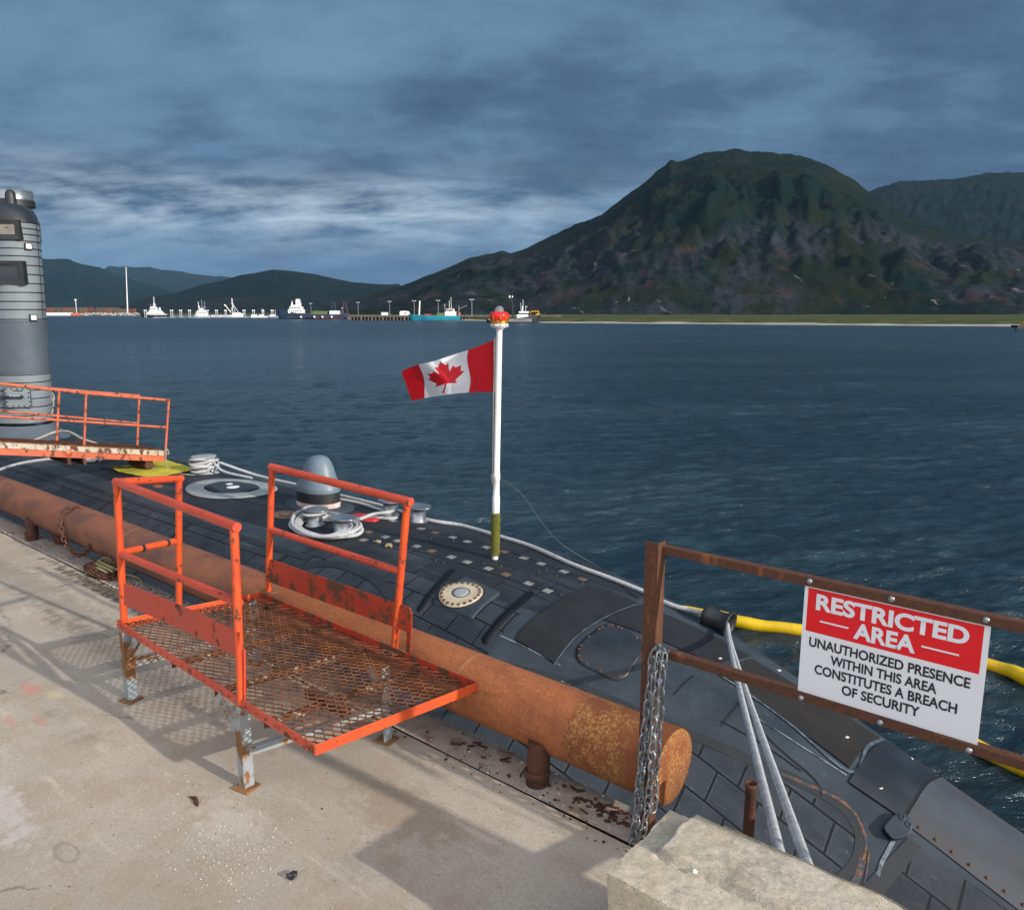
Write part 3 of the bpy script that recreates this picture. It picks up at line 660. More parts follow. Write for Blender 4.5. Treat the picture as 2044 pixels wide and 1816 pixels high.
def dring(cx, cy, rx, ry, n=40, ph=0): return [(cx+rx*math.cos(2*math.pi*i/n+ph), cy+ry*math.sin(2*math.pi*i/n+ph)) for i in range(n)]
# curved stern panels
P1 = [(-5.18, 6.27), (-4.65, 6.27), (-4.50, 7.78), (-5.19, 7.80)]
o = subp(dquad(MB(), P1, .018, 12, 26), 'deck_panel', M['pad'], label='large black non-slip deck panel')
P2 = [(-4.56, 7.10), (-3.28, 7.30), (-3.13, 7.86), (-4.46, 7.78)]
subp(dquad(MB(), P2, .016, 24, 12), 'deck_panel', M['pad'])
P3 = [(-3.18, 7.22), (-1.84, 7.11), (-1.78, 7.88), (-3.12, 7.82)]
o = subp(dquad(MB(), P3, .016, 26, 14), 'deck_panel', M['pad_brown'], label='gritty brown-black walkway panel')
subp(dstrip(MB(), [(-3.2, 7.19), (-2.5, 7.16), (-1.82, 7.07), (-1.79, 7.5), (-1.75, 7.9)], .03, .014), 'panel_edging', M['pale_edge'])
subp(dstrip(MB(), [(-3.2, 7.19), (-3.17, 7.5), (-3.12, 7.84)], .02, .014), 'panel_edging', M['pale_edge'])
subp(dstrip(MB(), [(-4.63, 6.25), (-4.58, 7.05), (-4.50, 7.76)], .014, .02), 'panel_edging', M['pale_edge'])
subp(dquad(MB(), [(-1.79, 6.97), (-1.34, 6.99), (-1.24, 7.93), (-1.71, 7.91)], .022, 12, 18), 'hatch_cover', M['smooth_dark'], label='smooth dark curved hatch cover')
subp(dquad(MB(), [(-1.345, 6.98), (-1.315, 6.97), (-1.215, 7.95), (-1.245, 7.94)], .006, 2, 18), 'seam', M['seam'])
P5 = [(-1.31, 6.98), (.9, 6.95), (.9, 7.9), (-1.21, 7.95)]
o = subp(dquad(MB(), P5, .014, 40, 16), 'hull_plate', M['plate'], label='broad grey steel plate with rusty bolt line')
for i in range(14):
    x = -1.2+i*.135; y = 7.02; b = MB()
    b.lathe((x, y, hz(x, y)+.012), [(0, .012), (.013, .012), (.018, .0)], 8); subp(b, 'bolt', M['rust_bolt'], o)
for (px, py) in ((1795, 1385), (1655, 1310), (1690, 1470), (1757, 1571), (1818, 1513), (1437, 1313), (1287, 1302), (1555, 1337)):
    q = hit(px, py, .016)
    b = MB(); b.lathe((q.x, q.y, q.z-.002), [(0, .004), (.02, .004), (.024, .0)], 12); subp(b, 'deck_fitting', M['shell'])
# bolted cover
CV = rounded([(-4.50, 7.13), (-3.92, 7.03), (-3.90, 6.45), (-4.53, 6.38)], .30)
o = subp(dpoly(MB(), CV, .014, 9), 'bolted_cover', M['smooth_dark'])
cc = sum((Vector(q) for q in CV), Vector((0, 0)))/len(CV); tot = len(CV)
for i in range(24):
    q = Vector(CV[int(i*tot/24)]); q = cc+(q-cc)*.94; b = MB(); b.lathe((q.x, q.y, hz(*q)+.012), [(0, .012), (.012, .012), (.016, .0)], 8); subp(b, 'bolt', M['rust_bolt'], o)
b = MB(); dstrip(b, CV+[CV[0], CV[1]], .012, .008, sub_=1); subp(b, 'seam', M['seam'])
# round hatch plate with bolts
q = hit(920, 1187); dc = (q.x, q.y)
fr = subp(dpoly(MB(), rounded([(-6.52, 6.86), (-5.84, 6.80), (-5.80, 6.24), (-6.42, 6.20)], .08), .02, 8), 'hatch_surround', M['band'])
o = subp(dpoly(MB(), dring(*dc, .275, .26, 48), .034, 6), 'round_hatch', M['disc'], label='cream round hatch plate with rusty bolts')
for i in range(20):
    b = MB(); a = 2*math.pi*i/20; x = dc[0]+.238*math.cos(a); y = dc[1]+.224*math.sin(a); b.lathe((x, y, hz(x, y)+.034), [(0, .014), (.014, .014), (.020, .0)], 8)
    dq = Vector((.03*math.sin(i*3.1), -.035)); dstrip(b, [(x, y), (x+.008, y-.03)], .016, .037, sub_=2); subp(b, 'bolt', M['rust_bolt'], o)
b = MB(); dpoly(b, dring(*dc, .115, .108, 32), .037, 2, inner=.90); subp(b, 'seam', M['seam'], o)
b = MB(); dpoly(b, dring(*dc, .10, .094, 32), .040, 3); subp(b, 'lid', M['ring_grey'], o)
subp(dpoly(MB(), dring(*dc, .292, .277, 48), .026, 2, inner=.93), 'seam', M['seam'])
# raised ribs beside the hatch
def rib(pts, wd, ht, mat='tile'):
    P = curve_pts([(q[0], q[1], 0) for q in pts], 8); b = MB(); vs = []
    for i, p in enumerate(P):
        d = (P[min(i+1, len(P)-1)]-P[max(i-1, 0)]).normalized(); s_ = Vector((-d.y, d.x, 0)); e = min(1, min(i, len(P)-1-i)/2.0)
        for k, hh_ in ((-.5, -.01), (-.3, ht*e), (.3, ht*e), (.5, -.01)): q = p+s_*wd*k*(.4+.6*e); vs.append((q.x, q.y, hz(q.x, q.y)+hh_))
    b.add(vs, [(i*4+j+1, (i+1)*4+j+1, (i+1)*4+j, i*4+j) for i in range(len(P)-1) for j in range(3)], 0, None, True)
    return subp(b, 'hull_rib', M[mat])
rib([H2(906, 1135), H2(882, 1160), H2(852, 1195), H2(835, 1222)], .09, .018)
rib([H2(1065, 1180), H2(1030, 1210), H2(990, 1250), H2(965, 1285)], .12, .022)
# dark border strips where the tiled sides meet the casing
subp(dstrip(MB(), [H2(*q) for q in ((560, 1152), (620, 1128), (680, 1128), (740, 1150), (785, 1190), (802, 1225), (835, 1262), (900, 1310))], .16, .010, sub_=8), 'tile_edging', M['edging'])
b = MB()
dstrip(b, [H2(*q) for q in ((1000, 1327), (1100, 1352), (1198, 1388), (1365, 1460), (1508, 1522), (1575, 1551), (1640, 1583))], .07, .006, sub_=8)
dstrip(b, [H2(*q) for q in ((1640, 1583), (1684, 1612), (1709, 1650), (1716, 1683), (1705, 1725), (1675, 1757))], .075, .006, sub_=8)
subp(b, 'tile_edging', M['edging'])
b = MB(); dstrip(b, [H2(*q) for q in ((1560, 1545), (1655, 1586), (1700, 1616), (1724, 1660), (1728, 1700), (1712, 1740), (1695, 1770))], .022, .008, sub_=8); subp(b, 'rust_streak', M['rust_run'])
b = MB(); dstrip(b, [H2(1722, 1715), H2(1717, 1735), H2(1705, 1768)], .05, .007, sub_=8); dstrip(b, [H2(1735, 1700), H2(1730, 1740), H2(1722, 1775)], .014, .007, sub_=8); subp(b, 'rust_streak', M['rust_run'])
b = MB(); dquad(b, [H2(1812, 1672), H2(1838, 1690), H2(1762, 1790), H2(1716, 1775)], .01, 6, 8); subp(b, 'tile_edging', M['edging'])
b = MB(); dstrip(b, [H2(1784, 1678), H2(1772, 1700), H2(1758, 1728), H2(1752, 1750)], .03, .012, sub_=8); subp(b, 'paint_scuff', M['scuff'])
b = MB()
for pts, wd in ((((998, 1269), (1060, 1298), (1120, 1330)), .014), (((1300, 1440), (1330, 1455), (1370, 1480)), .012), (((1490, 1420), (1600, 1490), (1690, 1548)), .012), (((1120, 1360), (1200, 1400), (1290, 1440)), .010)):
    b = MB(); dstrip(b, [H2(*q) for q in pts], wd, .008); subp(b, 'paint_scuff', M['scuff'])
b = MB()
for pts in (((1440, 1440), (1520, 1485), (1600, 1540)), ((1346, 1388), (1385, 1350)), ((1440, 1450), (1478, 1405)), ((1030, 1270), (1075, 1230), (1140, 1190)), ((1640, 1590), (1625, 1555), (1540, 1480), (1470, 1400)), ((1770, 1490), (1900, 1565), (2000, 1640)), ((1480, 1320), (1600, 1380), (1760, 1470))):
    dstrip(b, [H2(*q) for q in pts], .011, .012)
subp(b, 'seam', M['seam'])
for xx in (-14.6, -11.9, -9.25):
    b = MB(); dstrip(b, [(xx, 6.12), (xx, 5.6), (xx+.03, 5.0), (xx+.05, 4.6)], .07, .008); subp(b, 'expansion_joint', M['seam'])
b = MB(); dstrip(b, [(x_, YC-ke(x_)-.03) for x_ in (-24, -20, -16, -13, -11, -9.6, -8.8)], .10, .008, sub_=8); subp(b, 'tile_edging', M['edging'])
# drainage bracket (fairlead cleat) at the stern
q = hit(1790, 1652); nn = hn(q.x, q.y)
b = MB(); c = Vector((q.x, q.y, q.z)); ax = nn.to_track_quat('Z', 'Y').to_matrix()
poly = rounded([(-.13, -.06), (.02, -.10), (.13, -.05), (.13, .05), (.03, .09), (-.13, .06)], .3, 4)
ang = Matrix.Rotation(R(35), 3, 'Z'); vs = [c+ax @ (ang @ Vector((p[0], p[1], .0))) for p in poly]+[c+ax @ (ang @ Vector((p[0], p[1], .07))) for p in poly]; n_ = len(poly)
b.add(vs, [tuple(range(n_, 2*n_))]+[(i, (i+1) % n_, n_+(i+1) % n_, n_+i) for i in range(n_)])
br = subp(b, 'mooring_bracket', M['band'], bevel=.008)
for k in (-.035, .04):
    b = MB(); cc_ = c+ax @ (ang @ Vector((.075, k, .072))); b.lathe(cc_, [(.012, .003), (.012, .006), (.024, .006), (.030, 0)], 16, ax=ax); b.lathe(cc_, [(0, .0045), (.013, .0045)], 12, 1, ax=ax); subp(b, 'eye_hole', [M['band'], M['seam']], br)
# deck sockets
DS = [(155, 178), (262, 210), (340, 235), (462, 270), (558, 300), (685, 338), (785, 370), (922, 412), (1033, 450), (1178, 508), (1300, 555), (490, 157), (578, 182), (692, 213), (787, 240), (908, 277), (1020, 305), (1148, 345), (1257, 382), (1403, 432), (1520, 480), (310, 107), (85, 157), (125, 230)]
for i, (a, c_) in enumerate(DS):
    q = hit(686.7+a*.3125, 1006+c_*.3125); s_ = .052
    b = MB(); dquad(b, [(q.x-s_, q.y-s_), (q.x+s_, q.y-s_), (q.x+s_, q.y+s_), (q.x-s_, q.y+s_)], .006, 2, 2)
    subp(b, 'deck_socket', M['socket'] if i % 4 else M['rust_patch'])
for px, py in [(1040, 1085), (1052, 1092), (1030, 1078), (1075, 1142), (1090, 1138), (1060, 1150), (1110, 1150), (1145, 1185), (1120, 1187), (870, 1120), (885, 1124), (860, 1075), (905, 1080), (1162, 1165), (1178, 1170), (1000, 1130), (965, 1125), (1230, 1190), (1205, 1180), (820, 1095), (840, 1100)]:
    q = hit(px, py); b = MB(); b.lathe((q.x, q.y, q.z), [(0, .02), (.014, .02), (.018, 0)], 8); subp(b, 'deck_bolt', M['grey_dark'])
b = MB()
for s0 in (-.36, .52):
    dstrip(b, [(-9.0, YC+s0), (-8, YC+s0), (-7, YC+s0*.98), (-6, YC+s0*.85-.02), (-5.25, YC+s0*.7-.03)], .010, .005)
for xx in (-8.3, -7.3, -6.2, -5.65):
    dstrip(b, [(xx, 7.1), (xx+.02, 7.6), (xx+.05, 8.1)], .010, .005)
subp(b, 'seam', M['seam'])
# forward hatch
hc_ = (-13.2, 7.62)
o = subp(dpoly(MB(), dring(*hc_, 1.0, .74, 56), .016, 4, inner=.60), 'escape_hatch', M['ring_grey'], label='pale grey ring round a dark escape hatch')
b = MB(); dpoly(b, dring(*hc_, 1.03, .77, 56), .010, 1, inner=.965); subp(b, 'seam', M['seam'], o)
b = MB(); dpoly(b, rounded([(-13.70, 7.33), (-12.90, 7.24), (-12.60, 7.55), (-12.72, 7.98), (-13.55, 8.02), (-13.82, 7.7)], .3), .024, 4); subp(b, 'hatch_lid', M['smooth_dark'], o)
for x_, y_, r_ in ((-13.15, 7.62, .11), (-13.45, 7.72, .055)):
    b = MB(); b.lathe((x_, y_, hz(x_, y_)+.026), [(0, .006), (r_, .006), (r_+.01, 0)], 20); subp(b, 'marker_disc', M['white'], o)
subp(dpoly(MB(), dring(-16.9, 7.5, .9, .62, 48), .010, 2, inner=.93), 'seam', M['seam'])
q = hit(570, 1027); subp(dpoly(MB(), dring(q.x, q.y, .26, .20, 32), .012, 4), 'round_plate', M['rust_patch'])
q = hit(570, 1027); subp(dpoly(MB(), dring(q.x, q.y, .12, .09, 24), .015, 1, inner=.85), 'seam', M['seam'])
q = hit(315, 970); subp(dpoly(MB(), dring(q.x, q.y, .14, .08, 24), .010, 3), 'rust_patch', M['rust_spot'])
q = hit(728, 1034); subp(dpoly(MB(), dring(q.x, q.y, .30, .15, 24, .4), .03, 3), 'red_cap', M['red_disc'], label='small bright red deck cap')
q = hit(705, 1000); subp(dpoly(MB(), dring(q.x, q.y, .5, .1, 24), .008, 3), 'rust_patch', M['rust_patch'])
# sonar dome fairing
base = (-10.87, 7.86); zb = hz(*base)-.03
def dome(mb, L, mi=0, cap=False):
    vs = []; n = 40
    for (a, bb, ox, z) in L:
        for k in range(n):
            t = 2*math.pi*k/n; cx_ = math.cos(t); sy_ = math.sin(t); vs.append((base[0]+.05*z-ox*.25+(.84-.08*z)*a*math.copysign(abs(cx_)**.9, cx_), base[1]+.86*bb*math.copysign(abs(sy_)**.95, sy_), zb+z*.95))
    fs = [(i*n+k, i*n+(k+1) % n, (i+1)*n+(k+1) % n, (i+1)*n+k) for i in range(len(L)-1) for k in range(n)]
    return mb.add(vs, fs, mi, None, True)
dm = subp(dome(MB(), [(.545, .36, 0, .32), (.55, .362, 0, .36), (.535, .35, 0, .42), (.49, .33, -.02, .47), (.45, .31, -.04, .54), (.41, .28, -.06, .64), (.37, .25, -.08, .74), (.31, .215, -.10, .83), (.24, .17, -.12, .90), (.15, .11, -.13, .94), (.05, .04, -.13, .955), (.001, .001, -.13, .956)]), 'sonar_dome', M['dome_blue'], label='pale blue-grey rounded dome fairing')
subp(dome(MB(), [(.532, .352, 0, .13), (.532, .352, 0, .325)]), 'black_band', M['black_rubber'], dm)
subp(dome(MB(), [(.536, .356, 0, 0), (.536, .356, 0, .135)]), 'white_band', M['pinkish'], dm)
subp(dpoly(MB(), dring(base[0]+.05, base[1], .72, .48, 40), .018, 3), 'dome_base_plate', M['band'])
# bollards
def bollard(x, y, wrap=False, R_=.125, h_=.25, mat='steel', capd=True):
    z = hz(x, y)-.02; b = MB(); b.lathe((x, y, z), [(R_*1.3, 0), (R_*1.25, .02), (R_, .04), (R_*.98, h_), (0, h_)], 28); o = subp(b, 'bollard', M[mat])
    b = MB()
    if capd:
        poly = rounded([(x-.19, y-.17), (x+.12, y-.19), (x+.28, y), (x+.12, y+.19), (x-.19, y+.17)], .35, 5); b.prism(poly, z+h_, z+h_+.022)
    else: b.lathe((x, y, z+h_), [(R_*.9, 0), (R_*1.12, .01), (R_*1.12, .03), (0, .035)], 28)
    subp(b, 'cap', M[mat], o, .004); return (x, y, z)
q = hit(780, 1027); bollard(q.x, q.y); q = hit(835, 1040); bollard(q.x, q.y)
cA = H2(629, 1046); cB = H2(684, 1064); bollard(*cA); bollard(*cB)
bw = (-15.0, 8.08); bollard(*bw, R_=.22, h_=.34, mat='ring_grey', capd=False)
# fairlead horn near the stern
q = hit(1428, 1256); fc = Vector((q.x, q.y+.05, q.z+.10)); axd = (rt*.75-fw*.62+Vector((0, 0, -.16))).normalized(); ax = axd.to_track_quat('Z', 'Y').to_matrix()
b = MB(); b.lathe(fc, [(.105, -.16), (.112, -.17), (.135, -.16), (.118, -.10), (.112, 0), (.120, .08), (.150, .135), (.165, .15), (.158, .165), (.135, .15), (.105, .08), (.098, 0), (.105, -.16)], 36, ax=ax)
subp(b, 'fairlead', M['black_rubber'], label='black trumpet-shaped rope fairlead')
# ---- sail
def sailf(zrel):                                          # half length, half width at height above deck
    t = zrel/6; return (5.0-.12*t, 1.17-.14*t)
SCX = -27.5; SZ = -.87
def srow(zrel, k=1.0, n=384):
    a, b_ = sailf(zrel); out = []
    for i in range(n):
        t = 2*math.pi*i/n; cx_, sy_ = math.cos(t), math.sin(t)
        out.append((SCX+a*k*math.copysign(abs(cx_)**.85, cx_)+(.13*zrel), YC+.06+b_*k*math.copysign(abs(sy_)**.85, sy_), SZ+zrel))
    return out
def spt(zrel, t, out=0.0):
    a, b_ = sailf(zrel); cx_, sy_ = math.cos(t), math.sin(t); p = Vector((SCX+a*math.copysign(abs(cx_)**.85, cx_)+(.13*zrel), YC+.06+b_*math.copysign(abs(sy_)**.85, sy_), SZ+zrel))
    e = 1e-2; q = Vector((SCX+a*math.copysign(abs(math.cos(t+e))**.85, math.cos(t+e))+(.13*zrel), YC+.06+b_*math.copysign(abs(math.sin(t+e))**.85, math.sin(t+e)), SZ+zrel))
    nrm = (q-p).cross(Vector((0, 0, 1))).normalized(); return p+nrm*out, nrm
def sshell(mb, rows, mi=0, n=384):
    vs = []; 
    for (z, k) in rows: vs += srow(z, k, n)
    return mb.add(vs, [(i*n+j, i*n+(j+1) % n, (i+1)*n+(j+1) % n, (i+1)*n+j) for i in range(len(rows)-1) for j in range(n)], mi, None, True)
b = MB(); sshell(b, [(.40, 1), (1.70, 1)], 0); sshell(b, [(1.70, 1), (3.05, 1)], 1); sshell(b, [(3.05, 1), (5.42, 1)], 0); sshell(b, [(5.42, 1), (5.62, .985), (5.78, .95), (5.90, .88), (5.97, .74), (6.0, .5), (6.005, 0.01)], 2)
sshell(b, [(-.1, 1.22), (.04, 1.12), (.12, 1.05), (.35, 1.0)], 1)
sail = subp(b, 'sail', [M['sail_tile'], M['sail_dark'], M['smooth_dark']], label='tall grey conning tower with tiled sides')
def sline(mb, z0, t0, z1, t1, wd=.018, out=.004, n=90):
    vs = []
    for i in range(n+1):
        k = i/n; z = z0+(z1-z0)*k; t = t0+(t1-t0)*k
        if abs(z1-z0) < 1e-6: p, q = spt(z-wd/2, t, out)[0], spt(z+wd/2, t, out)[0]
        else:
            p = spt(z, t, out)[0]; p2 = spt(z, t+.01, out)[0]; dd = (p2-p).normalized()*wd/2; p, q = p-dd, p+dd
        vs += [p, q]
    mb.add(vs, [(2*i, 2*i+2, 2*i+3, 2*i+1) for i in range(n)]); return mb
b = MB()
T0, T1 = -1.35, .9
for z in [.42, .62, .84, 1.06, 1.28, 1.48, 1.68, 3.08, 3.32, 3.52, 3.74, 3.96, 4.18, 4.40, 4.62, 4.80, 4.98, 5.14, 5.28, 5.42]:
    sline(b, z, T0, z, T1, .022, .012)
for z0, z1, t in ((.42, 1.68, -.95), (.42, 1.68, -.72), (3.08, 4.2, -.93), (3.08, 4.2, -.70), (4.6, 5.1, -.80), (3.08, 5.4, .55), (3.08, 5.4, .3)):
    sline(b, z0, t, z1, t, .022, .012)
subp(b, 'tile_seam', M['seam'], sail)
for z in (.34, 1.74, 3.01):
    for i in range(33):
        t = -1.3+i*.055; p, nrm = spt(z, t, .0); b = MB(); b.box(p, (.02, .02, .03)); subp(b, 'bolt', M['grey_dark'], sail)
def swin(z, t, wd, ht, pane, name='window'):
    p, nrm = spt(z, t, .0); s_ = Vector((0, 0, 1)).cross(nrm).normalized(); u = nrm.cross(s_)
    b = MB(); q = lambda W_, H_, o_: [p+s_*x*W_/2+u*y*H_/2+nrm*o_ for x, y in ((-1, -1), (1, -1), (1, 1), (-1, 1))]
    A, B_ = q(wd, ht, .022), q(wd*.62, ht*.5, .010); b.add(A+B_, [(0, 1, 5, 4), (1, 2, 6, 5), (2, 3, 7, 6), (3, 0, 4, 7)])
    Z_ = q(wd, ht, -.15); b.add(A+Z_, [(1, 0, 4, 5), (2, 1, 5, 6), (3, 2, 6, 7), (0, 3, 7, 4)])
    f = subp(b, name, M['black'], sail); b = MB(); b.add(q(wd*.62, ht*.5, .014), [(0, 1, 2, 3)]); subp(b, 'pane', M[pane], sail)
def tfor(px, py, tlo=-1.5, thi=.8):
    # angle and height on the sail seen at a photo position
    best = None
    d = ray(px, py)
    for i in range(161):
        t = tlo+(thi-tlo)*i/160
        for zr in (None,):
            p = spt(2.0, t)[0]; tt = (p-CAM).dot(Vector((d.x, d.y, 0)))/(d.x*d.x+d.y*d.y); q = CAM+d*tt; zrel = q.z-SZ
            p = spt(zrel, t)[0]; tt = (p-CAM).dot(Vector((d.x, d.y, 0)))/(d.x*d.x+d.y*d.y); q = CAM+d*tt; e = (Vector((q.x, q.y, 0))-Vector((p.x, p.y, 0))).length
            nrm = spt(zrel, t)[1]
            if nrm.dot(CAM-p) > 0 and (best is None or e < best[0]): best = (e, q.z-SZ, t)
    return best[1:]
z_, t_ = tfor(12, 458); swin(z_, t_, .62, .46, 'window_pale')
z_, t_ = tfor(80, 463); swin(z_, t_, .42, .46, 'window_pale')
z_, t_ = tfor(15, 544); swin(z_, t_, .80, .56, 'smooth_dark')
for px, py in ((55, 492), (66, 634)):
    z_, t_ = tfor(px, py); p, nrm = spt(z_, t_, .03); s_ = Vector((0, 0, 1)).cross(nrm).normalized(); b = MB(); b.bar(p-s_*.07, p+s_*.07, .03, .14, nrm, 0) if False else b.box(p, (.05, .13, .12), math.atan2(nrm.y, nrm.x)); b.box(p-nrm*.012, (.05, .18, .17), math.atan2(nrm.y, nrm.x), mi=1); subp(b, 'marker_light', [M['white'], M['grey_dark']], sail, .006)
z_, t_ = tfor(36, 793); p, nrm = spt(z_, t_, .008); b = MB()
b.box(p, (.012, .60, .52), math.atan2(nrm.y, nrm.x)); hp = subp(b, 'access_panel', M['sail_tile'], sail)
b = MB()
for i in range(5):
    for j in range(5):
        if i in (0, 4) or j in (0, 4): s_ = Vector((0, 0, 1)).cross(nrm).normalized(); b.box(p+nrm*.012+s_*(i-2)*.13+Vector((0, 0, (j-2)*.11)), (.03, .03, .03))
for sgn in (-1, 1):
    s_ = Vector((0, 0, 1)).cross(nrm).normalized(); b.box(p+nrm*.004+s_*.3*sgn, (.014, .015, .53), math.atan2(nrm.y, nrm.x)); b.box(p+nrm*.004+Vector((0, 0, .26*sgn)), (.014, .6, .015), math.atan2(nrm.y, nrm.x))
subp(b, 'panel_trim', M['grey_dark'], sail)
s_ = Vector((0, 0, 1)).cross(nrm).normalized(); b = MB(); b.tube([p+nrm*.09-s_*1.0+Vector((0, 0, .04)), p+nrm*.09+s_*.15+Vector((0, 0, .02))], .035, 10); b.tube([p+nrm*.10-s_*.15+Vector((0, 0, .045)), p+nrm*.10+s_*.1+Vector((0, 0, .04))], .045, 10, 1); subp(b, 'grab_bar', [M['grey_dark'], M['steel']], sail)
# masts on the sail
mp_ = pt(22, 402, x=-23.0); b = MB(); b.lathe(mp_, [(.125, -.3), (.125, .13), (.11, .22), (.06, .28), (0, .29)], 20); subp(b, 'periscope', M['grey_dark'], sail)
q = pt(27, 404, x=-24.0); b = MB(); b.lathe(q, [(.50, -.12), (.50, .04)], 40, 1); b.lathe(q+Vector((0, 0, .04)), [(.48, 0), (.48, .24), (.465, .24), (.465, 0)], 40, 0); subp(b, 'bridge_windscreen', [M['steel'], M['grey_dark']], sail)
b = MB(); p_ = pt(79, 400, x=-24.4); b.box(pt(63, 397, x=-24.2), (.08, .05, .34)); subp(b, 'windscreen_post', M['grey_dark'], sail)
# =================================================================== ROPES AND DECK GEAR ON THE SUBMARINE
def onh(P, r): return [Vector((q[0], q[1], hz(q[0], q[1])+r)) for q in P]
def rope(name, pts, r, mat, label, cat='rope', n=10, group=None, nn=8):
    b = MB(); b.tube(curve_pts(pts, nn), r, n); o = b.build(name, M[mat]); return tag(o, label, cat, group)
e1 = [H2(*q) for q in ((440, 940), (515, 952), (600, 972), (680, 992), (760, 1012), (850, 1040), (920, 1052), (990, 1072), (1060, 1094), (1140, 1129), (1210, 1155), (1280, 1183), (1340, 1212))]
pts = onh(e1, .03); pts[0].z += .15; pts += [fc-axd*.22+Vector((0, 0, .0)), fc-axd*.08, fc+axd*.10+Vector((0, 0, -.04))]
d1 = pt(1556, 1702, y=2.72); d2 = pt(1612, 1727, y=2.72)
rope('mooring_rope', pts, .030, 'rope', 'long grey mooring rope along the far deck edge into the black fairlead')
for px, py, dd in ((1433, 1262, d1), (1441, 1262, d2)):
    a = fc+axd*.12; s0 = a+(Vector((0, 0, -.05))); mid = s0.lerp(dd, .5)+Vector((0, 0, -.05)); last = dd+(dd-mid).normalized()*.5
    rope('mooring_rope', [a, s0.lerp(dd, .12)+Vector((0, 0, -.03)), mid, dd, last], .0235, 'rope', 'grey mooring rope crossing from the fairlead to the pier, %s of the pair' % ('left' if dd is d1 else 'right'), group='rope pair from the fairlead to the pier')
# coil around the two near bollards
b = MB(); P = []
for k in range(6):
    ex = .33+.05*(k % 3); zz_ = .035+.022*k
    for i in range(22):
        t = 2*math.pi*i/22; cxm = (cA[0]+cB[0])/2; cym = (cA[1]+cB[1])/2-.05; dx = (cB[0]-cA[0])/2; dy = (cB[1]-cA[1])/2
        u = math.cos(t); v = math.sin(t); L_ = 1.45+.22*(k % 3)
        x = cxm+dx*u*L_-dy*v*.0+.0; y = cym+dy*u*L_+v*(ex)*(1-.0*u)
        x += .05*noise.noise(Vector((k*3.1, t, 0))); y += .04*noise.noise(Vector((k*2.1, t, 5)))
        sag = .03*noise.noise(Vector((k*1.3, t*1.2, 9)))-.03*(1-u*u)*(1 if k > 2 else .3)
        P.append(Vector((x-.0, y, hz(x, y)+max(.03, zz_*(1-.35*(1+u)*.5)+sag))))
b.tube(curve_pts(P, 3), .030, 8)
P = [(cA[0]+.17*math.cos(t*.8), cA[1]+.17*math.sin(t*.8), hz(*cA)+.12+.010*t) for t in range(0, 14)]; b.tube(curve_pts(P, 3), .028, 8)
o = b.build('rope_coil', M['rope']); tag(o, 'thick grey rope wound round the two near steel bollards by the dome', 'rope')
q1 = hit(600, 1010) if False else Vector((cA[0]+.2, cA[1]+.1, hz(*cA)+.2))
pB = hit(775, 1022, .15); lp = [Vector((cB[0]-.2, cB[1]+.2, hz(*cB)+.16)), hit(710, 1038, .10), hit(745, 1026, .12), pB, hit(790, 1018, .1)]
rope('mooring_rope', lp, .027, 'rope', 'grey rope stretched over the red cap between the near and far bollards', nn=6)
rope('mooring_rope', onh([H2(680, 1000), H2(720, 1008), H2(765, 1022), H2(792, 1030), H2(785, 1038), H2(745, 1036), H2(712, 1040), H2(700, 1052)], .03), .027, 'rope', 'grey rope loop lying on the deck beside the far bollards')
b = MB(); P = []
for k in range(6):
    for i in range(16):
        t = 2*math.pi*i/16; r_ = .25+.02*(k % 2); P.append((bw[0]+r_*math.cos(t), bw[1]+r_*math.sin(t), hz(*bw)+.06+.038*k+.038*i/16+.04*math.sin(t+k*1.7)))
b.tube(curve_pts(P, 3), .026, 8); P = [(bw[0]+.22, bw[1]+.1, hz(*bw)+.2), (bw[0]+.6, bw[1]+.1, hz(*bw)+.08), (bw[0]+1.4, bw[1]+.22, hz(*bw)+.04)]; b.tube(curve_pts(P, 8), .028, 8)
tag(b.build('rope_coil', M['rope']), 'pale rope wound round the bollard beside the yellow mat', 'rope')
b = MB(); P = []
for k in range(6):
    for i in range(20):
        t = 2*math.pi*i/20; r_ = .62-.05*k; x = -18.5+r_*math.cos(t)*1.1; y = 7.15+r_*.40*math.sin(t); P.append((x, y, hz(x, y)+.03+.035*k+.03*noise.noise(Vector((x*3, y*3, k)))))
b.tube(curve_pts(P, 2), .032, 8); tag(b.build('rope_coil', M['rope']), 'flat coil of grey rope on the deck under the orange gangway', 'rope')
P = [hit(0, 937, .03), hit(40, 925, .03), hit(90, 917, .03), hit(140, 914, .03)]; P = [P[0]+(P[0]-P[1])]+P
P[0].z = hz(P[0].x, P[0].y)+.03
rope('mooring_rope', P, .032, 'rope', 'grey rope crossing the hull at the left edge towards the flat coil', nn=6)
# yellow mat
b = MB()
mc = [Vector(c_) for c_ in ((-16.75, 6.88), (-15.05, 7.10), (-15.35, 8.15), (-17.1, 8.25))]
def mf(u, v):
    q = (mc[0]*(1-u)+mc[1]*u)*(1-v)+(mc[3]*(1-u)+mc[2]*u)*v; z = hz(q.x, q.y)+.014+.02*abs(noise.noise(Vector((q.x*2.5, q.y*2.5, 1))))+.10*max(0, (1-u)*(1-v)-.75)*4
    return (q.x+.03*noise.noise(Vector((v*9, u*2, 2))), q.y+.03*noise.noise(Vector((u*9, 5, 2))), z)
vs, fs = grid(mf, 30, 20); tag(MB().add(vs, fs, smooth=True).build('mat', M['mat_yellow']), 'bright yellow fibre mat on the deck under the gangway roller', 'mat')
